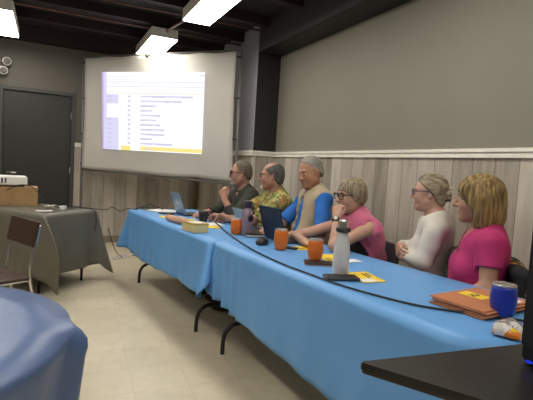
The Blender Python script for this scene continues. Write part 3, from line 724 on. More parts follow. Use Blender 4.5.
    def body(s):
        lo, hi = s.bounds(); F = Field(lo, hi, .005); s.torso(F); s.legs(F); s.head(F)
        for q in s.arms:
            s.upper(F, q); s.lower(F, q); e, w, d, pn, curl, th, ti, sz = s.arms[q]; hand(F, w, d, pn, th, curl, ti, sz=sz)
        o = F.build('person', s.skin); o.location = (s.hipw[0], s.hipw[1], 0); o.rotation_euler = (0, 0, s.ang); tag(o, s.label, 'person'); s.o = o
        tr = Field((-.22, -.26, .06), (.56, .26, .72), .007); s.torso(tr, .010); s.legs(tr, .012); tr.half(s.at(.16), s.R[:, 2]); tr.half((0, 0, .10), (0, 0, -1)); tr.build('trousers', M['trousers'], o, folds(.003, 3))
        for q in (1, -1):
            sh = Field((.36, q * .13 - .07, -.005), (.66, q * .13 + .07, .14), .006); sh.ell((.50, q * .13, .045), (.135, .052, .048), None, .02); sh.cap((.43, q * .125, .12), (.44, q * .125, .05), .05, .05, k=.02); sh.half((0, 0, .004), (0, 0, -1)); sh.half((0, 0, .115), (0, 0, 1)); sh.build('shoe', M['shoe'], o)
        s.face(); return o
    def face(s, brow=(.10, .08, .06), lips=True, brow_m=None):
        P, h, R, o = s.P, s.hs, s.HR, s.o; I = lambda c: Matrix.Translation(Vector(P(*c))) @ Matrix(R.tolist()).to_4x4()
        for q in (1, -1):
            e = MB().lathe([(0, -.0125 * h)] + [(.0125 * h * math.cos(a), .0125 * h * math.sin(a)) for a in np.linspace(-1.3, 1.3, 9)] + [(0, .0125 * h)], 16).build('eye', M['eyew'], o, I((.0795, q * .032, .004)))
            MB().lathe([(0, .0126 * h), (.0055 * h, .0118 * h), (.0058 * h, .0105 * h)], 14).build('iris', M['iris'], e, I((.0795, q * .032, .004)) @ Matrix.Rotation(PI / 2, 4, 'Y'))
            r_ = .0140 * h; n_ = 14; m2 = I((.0790, q * .032, .004)) @ Matrix.Rotation(s.lid, 4, 'Y')
            MB().lathe([(r_ * math.cos(a), r_ * math.sin(a)) for a in np.linspace(0, PI / 2 - .01, 7)], 20).build('eyelid', s.skin, o, m2)
            eb = [P(.0935 - .012 * max(t, 0) ** 2, q * (.030 + .019 * t), .027 + .004 * (1 - t * t)) for t in np.linspace(-1, 1, 7)]
            MB().tube(eb, [.0022 * h, .0034 * h, .0036 * h, .0036 * h, .0032 * h, .0026 * h, .0016 * h], 6).build('eyebrow', s.browm, o)
        for z, r in ((-.0635, .0042), (-.0735, .0050)):
            MB().tube([P(.0925 - .010 * (t * t), .021 * t, z + .0015 * abs(t)) for t in np.linspace(-1, 1, 9)], [r * h * x for x in (.4, .75, .95, 1, 1, 1, .95, .75, .4)], 8).build('lip', M['lip'], o)
    def hairfield(s, r=.15, h=.004, down=.0):
        c = s.hc; return Field(c - np.array([r, r, r + down]) * s.hs, c + r * s.hs, h)
    def glasses(s, m, lensm='lens', rim=.0024, wd=.0245, ht=.019, full=True):
        P, o = s.P, s.o; mb = MB(); x = .106
        for q in (1, -1):
            ring = [P(x - .006 * (abs(t_[0]) > .5) * 0 - .30 * max(0, (t_[0] * wd + .033) - .045), q * (.033 + t_[0] * wd), .004 + t_[1] * ht) for t_ in [(max(-1, min(1, 1.25 * math.cos(a))), max(-1, min(1, 1.25 * math.sin(a)))) for a in np.linspace(0, 2 * PI, 28, endpoint=False)]]
            if full: mb.tube(ring, rim * s.hs, 6, True)
            else: mb.tube([p for i, p in enumerate(ring) if i < 14] , rim * .6 * s.hs, 6)
            mb.tube([P(x - .006, q * (.033 + wd), .014), P(x - .030, q * .071, .014), P(.02, q * .083, .013), P(-.015, q * .0845, .010), P(-.030, q * .083, -.012)], rim * 1.0 * s.hs, 6)
            s_ring = ring
        mb.tube([P(x, .010, .010), P(x + .003, 0, .013), P(x, -.010, .010)], rim * .9 * s.hs, 6)
        gl = mb.build('glasses', m, o)
        for q in (1, -1):
            poly = [P(x - .002 - .30 * max(0, (t_[0] * wd + .033) - .045), q * (.033 + t_[0] * wd * .97), .004 + t_[1] * ht * .97) for t_ in [(max(-1, min(1, 1.25 * math.cos(a))), max(-1, min(1, 1.25 * math.sin(a)))) for a in np.linspace(0, 2 * PI, 28, endpoint=False)]]
            back = [Vector(p) - Vector(s.HR[:, 0]) * .0015 for p in poly]; n = len(poly)
            MB().add(list(poly) + back, [tuple(range(n)), tuple(reversed(range(n, 2 * n)))] + [(i, n + i, n + (i + 1) % n, (i + 1) % n) for i in range(n)]).build('lens', M[lensm], gl)
    def shirt(s, name, m, x=.011, sleeve=.55, low=0.02, neck=(.075, .012), collar=None, amp=.0035, seed=1, sides=(1, -1), fore=None, loose=.006, extra=None, h=.005, v=0.0):
        lo, hi = s.bounds(); F = Field((lo[0], lo[1], .40), (hi[0], hi[1], s.N[2] + .09), h)
        s.torso(F, x)
        for q in sides:
            if q not in s.arms: continue
            if sleeve >= 1:
                s.upper(F, q, x + loose, 1.0, k=.03); s.lower(F, q, x + loose, 1.0, clip=fore if fore else .9, k=.025)
            elif sleeve > 0: s.upper(F, q, x + loose, 1.0, clip=sleeve, k=.03, tip=.006)
            if sleeve <= 0: F.ell(s.sh[q] + s.R @ np.array([0, q * .035, -.01]), (.055, .05, .075), s.R, .01, 'sub')
        F.half(s.at(low), -s.R[:, 2])
        nb = s.N + s.R @ np.array([neck[1], 0, .045]); F.ell(nb, (neck[0], neck[0] * .95, .062), s.R, .008, 'sub')
        if v:
            for t in np.linspace(0, 1, 5): F.ell(s.N + s.R @ np.array([.085, 0, .02 - v * t]), (.06, .072 * (1 - t) + .010, .035), s.R, .006, 'sub')
        if extra: extra(F)
        return F.build(name, m, s.o, folds(amp, seed))
    def collar(s, m, r=.062, tw=.011, drop=.022, open_=.9, fwd=.0):
        pts = []; rr = []
        for a in np.linspace(-PI + .35, PI - .35, 25):
            pts.append(s.N + s.R @ np.array([.012 + fwd - r * math.cos(a), r * math.sin(a), .028 - drop * (1 - math.cos(a))])); rr.append(tw)
        mb = MB(); mb.tube([Vector(p) for p in pts], rr, 8); return mb.build('collar', m, s.o)
# ---------------------------------------------------------------- chairs
def chair(label, loc, rz, seat_m, tube_m, group=None, name='stacking_chair', seatz=.45, topz=.80):
    t = thing(name, label, 'chair', loc, rz, group)
    w = .20
    b = Field((-.24, -.25, seatz - .06), (.26, .25, seatz + .03), .006); b.box((.01, 0, seatz - .016), (.205, w + .005, .012), .011, k=.01); b.ell((.20, 0, seatz - .03), (.05, .20, .02), None, .03)
    b.ell((-.02, 0, seatz + .085), (.20, .17, .09), None, .02, 'sub'); b.build('seat', seat_m, t)
    bk = Field((-.34, -.26, seatz + .10), (-.12, .26, topz + .02), .006)
    Rm = rot(0, -.20); bk.box((-.225, 0, topz - .10), (.011, w + .02, .094), .010, Rm, k=.01); bk.build('backrest', seat_m, t)
    for q in (1, -1):
        y = q * (w - .015)
        MB().tube(spline([(-.262, y, topz - .03), (-.235, y, topz - .16), (-.205, y, seatz + .10), (-.20, y, seatz - .02), (-.235, y, .22), (-.27, y, 0.0)], 5), .011, 10).build('leg', tube_m, t)
        MB().tube(spline([(-.19, y, seatz - .028), (.0, y, seatz - .03), (.16, y, seatz - .03), (.205, y, seatz - .06), (.225, y, .22), (.25, y, 0.0)], 5), .011, 10).build('leg', tube_m, t)
    MB().tube([(-.205, -w + .015, seatz - .035), (-.205, w - .015, seatz - .035)], .009, 8).build('crossbar', tube_m, t)
    return t
chair('brown shell chair with chrome legs beside the grey table', (-.355, 3.60, 0), math.atan2(-.43, -.9), M['brownseat'], M['chrome'], seatz=.405, topz=.80)

# ---------------------------------------------------------------- people
BR = lambda c: mat('brow', c, .8, var=.1)
def hip(head, phi, lean):
    a = PI - math.radians(phi); return (head[0] - math.cos(a) * lean, head[1] - math.sin(a) * lean)
def up(F, p, z0, slope, k=.014): F.half(p.P(0, 0, z0), p.HR @ np.array([1, 0, -slope]), k)
def strands(amp, p, fr=38, vert=True):
    def f(V, Q):
        d = (V - p.hc) @ p.HR; a = np.arctan2(d[:, 1], d[:, 0] + .03); w = np.sin(a * fr + 14 * d[:, 2]) + .7 * np.sin(a * fr * 1.7 + 2 - 25 * d[:, 2]) + .5 * np.sin(d[:, 2] * 60 + a * 9)
        w = w * np.clip(np.hypot(d[:, 0] + .02, d[:, 1]) / .085, 0, 1) ** 2
        return V + vnormals(V, Q) * (amp * w / 2)[:, None]
    return f
def cranium_hair(p, thick=.010, z0=.0, slope=.95, back=True, r=.14, sides=.004):
    F = p.hairfield(r, .0035, .02); h = p.hs
    F.ell(p.P(-.014, 0, .034), np.array([.097 + thick, .075 + thick * .8, .090 + thick]) * h, p.HR, .01)
    if back: F.ell(p.P(-.060, 0, -.020), np.array([.050, .062, .065]) * h, p.HR, .03 * h)
    up(F, p, z0, slope); return F
def wrist_strap(p, q, m_, dial_m, t=.86, name='wristwatch'):
    e, w = p.arms[q][:2]; d = (w - e) / np.linalg.norm(w - e); c = e + (w - e) * t; Rm = Vector(d).to_track_quat('Z', 'Y').to_matrix().to_4x4(); Rm.translation = Vector(c)
    b = MB().lathe([(.029, -.009), (.0315, -.009), (.0315, .009), (.029, .009)], 24); o = b.build(name, m_, p.o, Rm)
    return o, c, d

PEOPLE_SEAT = []
def seat(p, phi, label, cphi=None, fwd=0.0):
    a = PI - math.radians(phi if cphi is None else cphi); p.chair = (p.hipw[0] + math.cos(a) * fwd, p.hipw[1] + math.sin(a) * fwd, a)
    PEOPLE_SEAT.append(chair(label, (p.chair[0], p.chair[1], 0), a, M['plate'], M['darkmetal'], 'black chairs behind the long table', topz=.80))

# man nearest the screen: dark olive shirt, smoked glasses, fist raised
hd_ = T(.92, .705, 1.198)
p = Person('man in a dark olive shirt and smoked glasses, fist raised, nearest the screen', hd_, hip(hd_, 2, .12), 2, 22, 4, 1.04, .195, 1.06, 0, .03, 'skin_red'); p.browm = BR((.16, .12, .08))
p.arm(1, T(.66, 1.09, .795), T(.61, .975, .955), hd=(-.15, .25, .95), pn=(.75, .65, .1), curl=1.15, thumb=-1, thumb_in=.9)
p.arm(-1, T(.74, .52, .80), T(.56, .62, .775), hd=(-.75, -.5, -.05), pn=(0, 0, -1), curl=.35, thumb=1)
p.body()
olive = mat('dark_olive_shirt', (.032, .034, .022), .85, var=.25, nscale=16)
p.shirt('shirt', olive, .013, 1.0, .02, (.072, .016), seed=2, fore=.55, v=.07); p.collar(olive, .066, .012)
hm = hair_mat('grey_brown_hair', (.085, .065, .045), (.19, .155, .115), (120, 120, 40)); F = cranium_hair(p, .005, .012, .97); F.half(p.P(0, 0, -.045), p.HR @ np.array([.45, 0, -1]), .012); F.half(p.P(.050, 0, .10), p.HR @ np.array([1, 0, -.35]), .01); F.build('hair', hm, p.o, strands(.0015, p))
gy = hair_mat('grey_beard', (.28, .25, .22), (.52, .48, .43)); F = p.hairfield(.16, .0035); F.ell(p.P(.078, 0, -.103), np.array([.025, .026, .027]) * p.hs, p.HR, .01); F.ell(p.P(.088, 0, -.052), np.array([.012, .026, .007]) * p.hs, p.HR, .004)
F.cap(p.P(.083, .024, -.055), p.P(.075, .018, -.10), .009, .012, k=.01); F.cap(p.P(.083, -.024, -.055), p.P(.075, -.018, -.10), .009, .012, k=.01); F.build('goatee', gy, p.o, strands(.0015, p))
p.glasses(M['black'], 'darklens', .003, .027, .020)
MB().box((-.016, -.002, -.016), (.016, .002, .016), .003, mtx=Matrix.Translation(Vector(p.sh[1] * .55 + p.arms[1][0] * .45 + p.R @ np.array([.0, .062, .0]))) ).build('sleeve_badge', M['white'], p.o)
seat(p, 2, 'black chair under the man in the dark olive shirt')

# man in the floral shirt
hd_ = T(.92, 1.30, 1.195)
p = Person('balding man in a yellow-green floral shirt and glasses, hands clasped on the table', hd_, hip(hd_, 8, .10), 8, 32, 2, 1.0, .195, 1.10, 0, .04, 'skin_red'); p.browm = BR((.25, .2, .16))
p.arm(1, T(.72, 1.36, .80), T(.56, 1.18, .795), hd=(-.45, .85, .1), pn=(-.5, -.45, -.6), curl=.8, thumb=-1, thumb_in=.6)
p.arm(-1, T(.74, .98, .80), T(.57, 1.05, .785), hd=(-.75, .25, .05), pn=(.3, -.8, -.5), curl=.7, thumb=1, thumb_in=.6)
p.body()
flo = print_mat('floral_shirt', [(.30, .30, .05), (.42, .33, .08), (.13, .17, .04), (.36, .36, .12), (.40, .16, .05), (.22, .26, .05), (.48, .42, .20), (.10, .09, .03)], 38)
p.shirt('shirt', flo, .014, .85, .02, (.070, .018), seed=5, v=.06); p.collar(flo, .066, .012)
hm = hair_mat('dark_grey_hair', (.055, .052, .046), (.17, .16, .145), (120, 120, 40)); F = cranium_hair(p, .006, -.010, .87); F.half(p.P(0, 0, -.048), p.HR @ np.array([.45, 0, -1]), .012); F.half(p.P(0, 0, .092), p.HR @ np.array([.50, 0, 1.0]), .006); F.build('hair', hm, p.o, strands(.0022, p))
wt = hair_mat('white_beard', (.5, .47, .43), (.75, .72, .68)); F = p.hairfield(.16, .0035); F.ell(p.P(.083, 0, -.104), np.array([.022, .022, .026]) * p.hs, p.HR, .01); F.build('goatee', wt, p.o, strands(.0012, p))
p.glasses(M['darkmetal'], 'lens', .0016, .024, .017)
seat(p, 8, 'black chair under the man in the floral shirt')

# man in the tan vest
hd_ = T(.98, 1.79, 1.256)
p = Person('grey-haired man in a tan vest over a bright blue tee, looking down', hd_, hip(hd_, 12, .10), 12, -6, 17, 1.04, .205, 1.10, 0, .05, 'skin_tan'); p.browm = BR((.30, .27, .24)); p.lid = .95
p.arm(1, T(.84, 2.14, .79), T(.66, 2.02, .775), hd=(-.8, .35, 0), pn=(0, 0, -1), curl=.4, thumb=-1)
p.arm(-1, T(.84, 1.60, .79), T(.66, 1.74, .78), hd=(-.8, -.4, 0), pn=(0, 0, -1), curl=.4, thumb=1)
p.body()
bl = mat('bright_blue_tee', (.012, .13, .46), .8, var=.12); p.shirt('tee_shirt', bl, .009, .86, .02, (.066, .010), seed=9, loose=.002, amp=.006)
vest = mat('tan_vest', (.46, .37, .25), .85, var=.08, bump=.05)
def vopen(F):
    for t_ in np.linspace(0, 1, 9): F.ell(p.at(1.0 - t_ * .95, .15), (.10, .052 + .012 * t_, .055), p.R, .006, 'sub')
    for q in (1, -1): F.ell(p.sh[q] + p.R @ np.array([.01, q * .078, -.03]), (.075, .050, .095), p.R, .012, 'sub')
p.shirt('vest', vest, .026, 0, .02, (.074, .012), seed=11, extra=vopen, amp=.004)
MB().tube(spline([p.N + p.R @ np.array(c) for c in [(.055, .055, -.03), (.02, .078, .025), (-.045, .055, .050), (-.062, 0, .052), (-.045, -.055, .050), (.02, -.078, .025), (.055, -.055, -.03)]], 6), .013, 10).build('vest_collar', vest, p.o)
lg = [p.at(.66, .143, y) for y in (-.03, .0, .03)]
MB().box((-.003, -.035, -.012), (.003, .035, .012), .002, mtx=Matrix.Translation(Vector(p.at(.62, .132, .0))) @ Matrix(p.R.tolist()).to_4x4()).build('chest_print', M['white'], p.o)
hm = hair_mat('short_grey_hair', (.20, .188, .165), (.42, .395, .35), (120, 120, 40)); F = cranium_hair(p, .003, .020, 1.0); F.half(p.P(0, 0, -.050), p.HR @ np.array([.45, 0, -1]), .012); F.half(p.P(.066, 0, .08), p.HR @ np.array([1, 0, -.35]), .01); F.build('hair', hm, p.o, strands(.0018, p, 46))
seat(p, 12, 'black chair under the man in the tan vest')

# woman with the pink sweater
hd_ = T(.885, 2.395, 1.105)
p = Person('woman with a pink sweater over her shoulders, hand at her mouth, wristwatch showing', hd_, hip(hd_, 8, .16), 8, 3, 5, .98, .170, .98, .95, 0, 'skin'); p.browm = BR((.22, .17, .12))
p.arm(1, T(.63, 2.55, .785), T(.715, 2.46, .955), hd=(.20, .25, .95), pn=(.75, .6, -.1), curl=1.2, thumb=-1, thumb_in=.7, sz=.92)
p.arm(-1, T(.62, 2.14, .785), T(.545, 2.36, .780), hd=(0.02, -1, 0), pn=(0, 0, -1), curl=.5, thumb=1, sz=.92)
p.body()
tank = mat('black_tank_top', (.014, .014, .018), .85); p.shirt('tank_top', tank, .008, 0, .02, (.082, .02), seed=4)
pink = mat('pink_knit_sweater', (.62, .14, .25), .9, var=.10, nscale=40, bump=.15, sheen=.3)
def pk(F):
    for q in (1, -1):
        F.cap(p.sh[q] + p.R @ np.array([-.03, 0, -.02]), p.at(.30, -.06, q * .13), .062, .055, k=.03)
        F.ell(p.sh[q] * .6 + p.arms[q][0] * .4 + p.R @ np.array([.055, q * .03, 0]), (.075, .07, .10), p.R, .02, 'sub')
        F.cap(p.N + p.R @ np.array([-.01, q * .078, .0]), p.at(.66, .115, q * .055), .034, .030, k=.02)
    F.ell(p.at(.25, .20), (.20, .34, .27), p.R, .012, 'sub'); F.ell(p.at(.74, .16), (.060, .028, .14), p.R, .01, 'sub')
    F.cap(p.N + p.R @ np.array([-.05, -.05, .03]), p.N + p.R @ np.array([-.05, .05, .03]), .034, k=.03)
p.shirt('sweater', pink, .022, 0, .06, (.062, .012), seed=12, extra=pk, amp=.009)
hm = hair_mat('ash_blonde_hair', (.15, .115, .07), (.40, .33, .22)); F = p.hairfield(.15, .0035, .03); h = p.hs
F.ell(p.P(-.016, 0, .034), np.array([.110, .087, .100]) * h, p.HR, .01)
for q in (1, -1): F.ell(p.P(-.030, q * .064, .0), np.array([.060, .026, .050]) * h, p.HR, .03 * h)
F.ell(p.P(-.066, 0, -.02), np.array([.048, .066, .065]) * h, p.HR, .03 * h)
F.ell(p.P(.085, 0, -.050), np.array([.096, .100, .088]) * h, p.HR, .012, 'sub'); F.half(p.P(-.02, 0, -.065), p.HR @ np.array([.45, 0, -1])); F.build('hair', hm, p.o, strands(.0028, p, 34))
p.glasses(M['black'], 'lens', .0036, .027, .020)
o_, c_, d_ = wrist_strap(p, 1, M['darkmetal'], M['white'], .90)
nv = -p.R[:, 1] * 0 + np.array([.55, .75, .1]); nv -= d_ * (nv @ d_); nv /= np.linalg.norm(nv); Rm = Vector(nv).to_track_quat('Z', 'Y').to_matrix().to_4x4(); Rm.translation = Vector(c_ + nv * .029)
w_ = MB().lathe([(0, 0), (.019, 0), (.019, .007), (.016, .009), (0, .009)], 24).build('watch_case', M['darkmetal'], o_, Rm); MB().lathe([(0, .0092), (.0145, .0092), (.0145, .0098), (0, .0098)], 24).build('dial', M['white'], o_, Rm)
for q in (1, -1): MB().lathe([(0, -.006), (.005, -.003), (.006, 0), (.005, .003), (0, .006)], 12).build('earring', M['steel'], p.o, Matrix.Translation(Vector(p.P(-.006, q * .083, -.048))))
seat(p, 8, 'black chair under the woman with the pink sweater', 14, .10)

# woman in the white top
hd_ = T(1.08, 2.90, 1.168)
p = Person('woman in a white long-sleeved top, hair in a bun, arms crossed', hd_, hip(hd_, 45, .05), 45, 50, 3, .94, .168, .98, .95, 0, 'skin'); p.browm = BR((.25, .2, .14))
inv = lambda q: Vector((p.hipw[0], p.hipw[1], 0)) + p.Rw @ Vector(q)
p.arm(1, inv((.06, .215, .775)), inv((.200, .02, .770)), hd=p.Rw @ Vector((.05, -1, .05)), pn=p.Rw @ Vector((-1, 0, -.1)), curl=.5, thumb=-1, sz=.92)
p.arm(-1, inv((.07, -.215, .785)), inv((.205, .03, .815)), hd=p.Rw @ Vector((-.15, 1, -.35)), pn=p.Rw @ Vector((-1, -.2, -.2)), curl=.45, thumb=1, sz=.92)
p.body()
wh = mat('white_knit_top', (.62, .58, .52), .85, var=.05, bump=.05); p.shirt('long_sleeved_top', wh, .010, 1.0, .02, (.088, .016), seed=6, fore=.86, amp=.006)
hm = hair_mat('grey_blonde_hair', (.13, .095, .055), (.44, .37, .26), (14, 40, 40)); F = cranium_hair(p, .013, .010, .95); F.ell(p.P(-.055, 0, -.045), np.array([.045, .05, .06]) * p.hs, p.HR, .03); F.ell(p.P(-.140, 0, -.006), np.array([.044, .046, .052]) * p.hs, p.HR, .012); F.build('hair', hm, p.o, strands(.0014, p, 30))
cl = MB()
for a in np.linspace(-1.2, 1.2, 5): cl.tube(spline([p.P(-.090, .034 * a, -.042), p.P(-.118, .030 * a, -.048), p.P(-.140, .020 * a, -.030)], 4), .0045, 6)
cl.tube([p.P(-.092, -.042, -.043), p.P(-.092, .042, -.043)], .006, 8); cl.build('hair_clip', M['black'], p.o)
p.glasses(mat('dark_blue_spectacle_frame', (.02, .025, .07), .3), 'lens', .0034, .026, .019)
seat(p, 45, 'black chair under the woman in the white top', 58, .085); W5 = p

# woman in the magenta tee
hd_ = T(.945, 3.315, 1.160)
p = Person('woman with a blonde bob in a magenta tee and dark cord necklace, nearest the camera', hd_, hip(hd_, 42, .06), 42, 52, 3, 1.0, .178, 1.06, .98, .03, 'skin_tan'); p.browm = BR((.16, .11, .06))
inv = lambda q: Vector((p.hipw[0], p.hipw[1], 0)) + p.Rw @ Vector(q)
p.arm(1, inv((.015, .235, .735)), inv((.20, .17, .64)), hd=p.Rw @ Vector((.9, -.35, -.1)), pn=p.Rw @ Vector((0, -.3, -1)), curl=.4, thumb=-1, sz=.94)
p.arm(-1, inv((.015, -.235, .735)), inv((.20, -.14, .64)), hd=p.Rw @ Vector((.9, .35, -.1)), pn=p.Rw @ Vector((0, .3, -1)), curl=.4, thumb=1, sz=.94)
p.body()
mg = mat('magenta_tee', (.44, .022, .13), .8, var=.10); p.shirt('tee_shirt', mg, .011, .53, .02, (.096, .022), seed=7, amp=.005, v=.08)
hm = hair_mat('highlighted_blonde_hair', (.10, .058, .020), (.40, .27, .11), (60, 60, 7)); F = p.hairfield(.17, .004, .05); h = p.hs
F.ell(p.P(-.018, 0, .034), np.array([.120, .100, .108]) * h, p.HR, .01)
for q in (1, -1): F.cap(p.P(-.025, q * .062, .0), p.P(-.030, q * .070, -.120), .052 * h, .044 * h, k=.03); F.cap(p.P(.045, q * .060, .055), p.P(.012, q * .078, -.03), .028 * h, .020 * h, k=.02)
F.ell(p.P(-.082, 0, -.060), np.array([.060, .085, .110]) * h, p.HR, .04)
F.ell(p.P(.098, 0, -.058), np.array([.078, .068, .108]) * h, p.HR, .012, 'sub'); F.half(p.P(-.02, 0, -.150), p.HR @ np.array([.18, 0, -1]), .012); F.build('hair', hm, p.o, strands(.0042, p, 30))
MB().tube(spline([p.N + p.R @ np.array(c) for c in [(-.058, 0, .034), (-.032, .062, .030), (.035, .072, .000), (.088, .052, -.052), (.118, .020, -.115), (.124, 0, -.150), (.118, -.020, -.115), (.088, -.052, -.052), (.035, -.072, .000), (-.032, -.062, .030)]], 6, True), .0045, 8, True).build('cord_necklace', M['black'], p.o)
for q in (1, -1): MB().lathe([(0, -.005), (.004, -.003), (.005, 0), (.004, .003), (0, .005)], 12).build('earring', M['steel'], p.o, Matrix.Translation(Vector(p.P(.004, q * .083, -.046))))
seat(p, 48, 'black chair under the woman in the magenta tee', 50, .09); W6 = p
# garments hung on the two nearest chair backs
def hung(pr, label, m, seed, name='jacket'):
    a = pr.chair[2]; F = Field((-.36, -.30, .40), (-.10, .30, .90), .006); Rm = rot(0, -.2)
    F.box((-.232, 0, .68), (.034, .245, .16), .03, Rm, k=.03); F.box((-.262, .03, .56), (.034, .22, .14), .03, Rm, k=.05); F.ell((-.27, -.12, .50), (.04, .10, .10), None, .04); F.cap((-.23, -.2, .82), (-.23, .2, .825), .03, k=.03)
    F.box((-.222, 0, .62), (.014, .236, .19), .008, Rm, .004, 'sub')
    o = F.build(name, m, None, folds(.009, seed, 22)); o.location = (pr.chair[0], pr.chair[1], 0); o.rotation_euler = (0, 0, a); tag(o, label, 'jacket'); return o
hung(W6, 'black jacket with orange and yellow print over the chair of the magenta-tee woman', print_mat('black_floral_print', [(.012, .012, .014)] * 9 + [(.45, .10, .03), (.012, .012, .014), (.55, .36, .05), (.015, .014, .016)], 13), 21)
hung(W5, 'black patterned jacket over the chair of the woman in white', print_mat('black_grey_print', [(.012, .012, .014)] * 6 + [(.10, .10, .10), (.02, .02, .022), (.05, .05, .05)], 45), 22)
# ---------------------------------------------------------------- things on the long table
TZ1, TZ2 = .7440, .7470
def place(s, al, far=None): 
    z = TZ1 if (al < 1.99 if far is None else far) else TZ2; return T(s, al, z)
def laptop(label, s, al0, al1, hgt, lean, lid_m, logo=False, depth=.21, skew=0.0, base_m=None):
    L = al1 - al0; c = place(s, (al0 + al1) / 2); t = thing('laptop', label, 'laptop', c, TROT + skew)
    base_m = base_m or M['plate']
    MB().box((.0, -L / 2, .001), (depth, L / 2, .016), .004).build('base', base_m, t)
    MB().box((.03, -L / 2 + .02, .0155), (depth * .58, L / 2 - .02, .0175)).build('keyboard', M['black'], t)
    MB().box((depth * .64, -.045, .0155), (depth * .95, .045, .0168)).build('touchpad', M['greypole'], t)
    mtx = Matrix.Translation((.004, 0, .014)) @ Matrix.Rotation(-lean, 4, 'Y')
    lid = MB().box((-.007, -L / 2, 0), (.0, L / 2, hgt), .003, mtx=mtx).build('lid', lid_m, t)
    MB().box((.0, -L / 2 + .012, .014), (.0012, L / 2 - .012, hgt - .010), mtx=mtx).build('display', M['black'], lid)
    if logo:
        body = [(.021 * math.cos(a) * (1 + .10 * math.cos(2 * a)), .021 * math.sin(a) * (1 - .06 * math.sin(a))) for a in np.linspace(0, 2 * PI, 26, endpoint=False)]
        body = [(x - max(0, .012 - math.hypot(x - .026, y - .002)) * 1.2, y) for x, y in body]
        m2 = mtx @ Matrix.Translation((-.0072, 0, hgt * .52)) @ Matrix(((0, 0, 1, 0), (1, 0, 0, 0), (0, 1, 0, 0), (0, 0, 0, 1)))
        MB().prism(body, -.001, .0002).build('lid_emblem', M['white'], lid, m2)
        MB().prism([(.004 + .011 * math.cos(a) * .55, .032 + .011 * math.sin(a)) for a in np.linspace(0, 2 * PI, 10, endpoint=False)], -.001, .0002).build('lid_emblem', M['white'], lid, m2)
    for y in (-L / 2 + .04, L / 2 - .04): MB().tube([(.002, y - .02, .014), (.002, y + .02, .014)], .006, 8).build('hinge', M['plate'], t)
    return t
laptop('silver laptop with a white emblem on its lid, at the screen end of the table', .385, .34, .61, .225, .36, M['silver'], True)
laptop('pale blue-grey laptop half hidden behind the mauve bottle', .57, 1.35, 1.62, .17, .42, M['silver'], False, .18)
laptop('dark navy laptop standing open before the man in the tan vest', .476, 1.947, 2.235, .245, .30, M['navy'], False, .20)
# tablet / closed laptop before the pink-sweater woman
c = T(.70, 2.06, TZ2); t = thing('tablet', 'flat dark grey tablet with papers on it, before the pink-sweater woman', 'tablet', c, TROT + .12)
MB().box((-.13, -.10, .001), (.10, .10, .017), .005).build('tablet_body', M['plate'], t); MB().box((-.12, -.09, .0165), (.09, .09, .018)).build('tablet_screen', M['black'], t)
o = MB().box((-.07, -.10, 0), (.05, .05, .003)).build('paper_sheet', M['paper']); o.location = T(.70, 2.06, TZ2 + .0186); o.rotation_euler = (0, 0, TROT + .3); tag(o, 'white paper lying on the dark grey tablet', 'paper')

def tumbler(label, s, al, body_m, h=.118, r=.043, group=None, far=None):
    t = thing('tumbler', label, 'cup', place(s, al, far), 0, group)
    MB().lathe([(0, .0015), (r * .70, .0015), (r * .78, .005), (r * .90, h * .2), (r * 1.0, h * .45), (r * 1.0, h * .62), (r * .93, h * .85), (r * .88, h * .955)], 40).build('cup_body', body_m, t)
    MB().lathe([(r * .88, h * .95), (r * .90, h * .957), (r * .90, h * .99), (r * .87, h)], 40).build('steel_rim', M['steel'], t)
    MB().lathe([(0, h * .985), (r * .6, h * .985), (r * .84, h * .992), (r * .855, h * 1.012), (r * .80, h * 1.015), (r * .72, h * 1.0), (0, h * .998)], 40).build('lid', M['clear'], t)
    return t
tumbler('orange tumbler farthest along the table, beside the mauve bottle', .343, 1.738, M['orange'], .122, .046, 'orange tumblers', True)
tumbler('orange tumbler in front of the dark navy laptop', .317, 2.395, M['orange'], .132, .046, 'orange tumblers')
tumbler('orange tumbler standing behind the brown phone wallet, before the pink-sweater woman', .322, 2.745, M['orange'], .126, .046, 'orange tumblers')
tumbler('royal blue steel-rimmed tumbler beside the terracotta folders', .385, 3.822, M['cupblue'], .128, .047)
# mauve bottle
t = thing('water_bottle', 'tall smoky mauve bottle with a plum lid and round badge', 'bottle', place(.40, 1.80), .4)
MB().lathe([(0, .001), (.040, .001), (.044, .006), (.044, .09), (.043, .15), (.037, .185), (.026, .205), (.026, .215)], 36).build('bottle_body', M['mauve'], t)
MB().lathe([(.028, .208), (.030, .211), (.030, .240), (.034, .244), (.034, .258), (.028, .264), (0, .264)], 32).build('lid', M['plum'], t)
MB().tube(spline([(.030, -.012, .222), (.050, -.010, .218), (.052, 0, .180), (.050, .010, .218), (.030, .012, .222)], 6), .005, 8).build('lid_strap', M['plum'], t)
bm_ = Matrix.Translation((0, 0, .135)) @ Matrix.Rotation(-1.35 - .4, 4, 'Z') @ Matrix.Rotation(PI / 2, 4, 'Y'); MB().lathe([(0, .0435), (.026, .0435), (.026, .0475), (.018, .049), (0, .049)], 28).build('badge', M['black'], t, bm_)
# white marbled bottle
t = thing('water_bottle', 'white marbled bottle with a steel cap and black carry loop', 'bottle', place(.216, 3.086), 1.2)
MB().lathe([(0, .001), (.037, .001), (.040, .005), (.0415, .05), (.0410, .120), (.0375, .155), (.031, .185), (.026, .207), (.0245, .222)], 40).build('bottle_body', M['marble'], t)
MB().lathe([(.0235, .220), (.0245, .221), (.0245, .276), (.022, .281), (0, .281)], 36).build('cap', M['steel'], t)
MB().lathe([(.025, .222), (.034, .222), (.036, .226), (.036, .237), (.034, .240), (.025, .240)], 36).build('carry_band', M['rubber'], t)
MB().tube(spline([(-.032, .006, .231), (-.050, .009, .231), (-.058, 0, .229), (-.050, -.009, .231), (-.032, -.006, .231)], 6), .006, 8).build('carry_loop', M['rubber'], t)
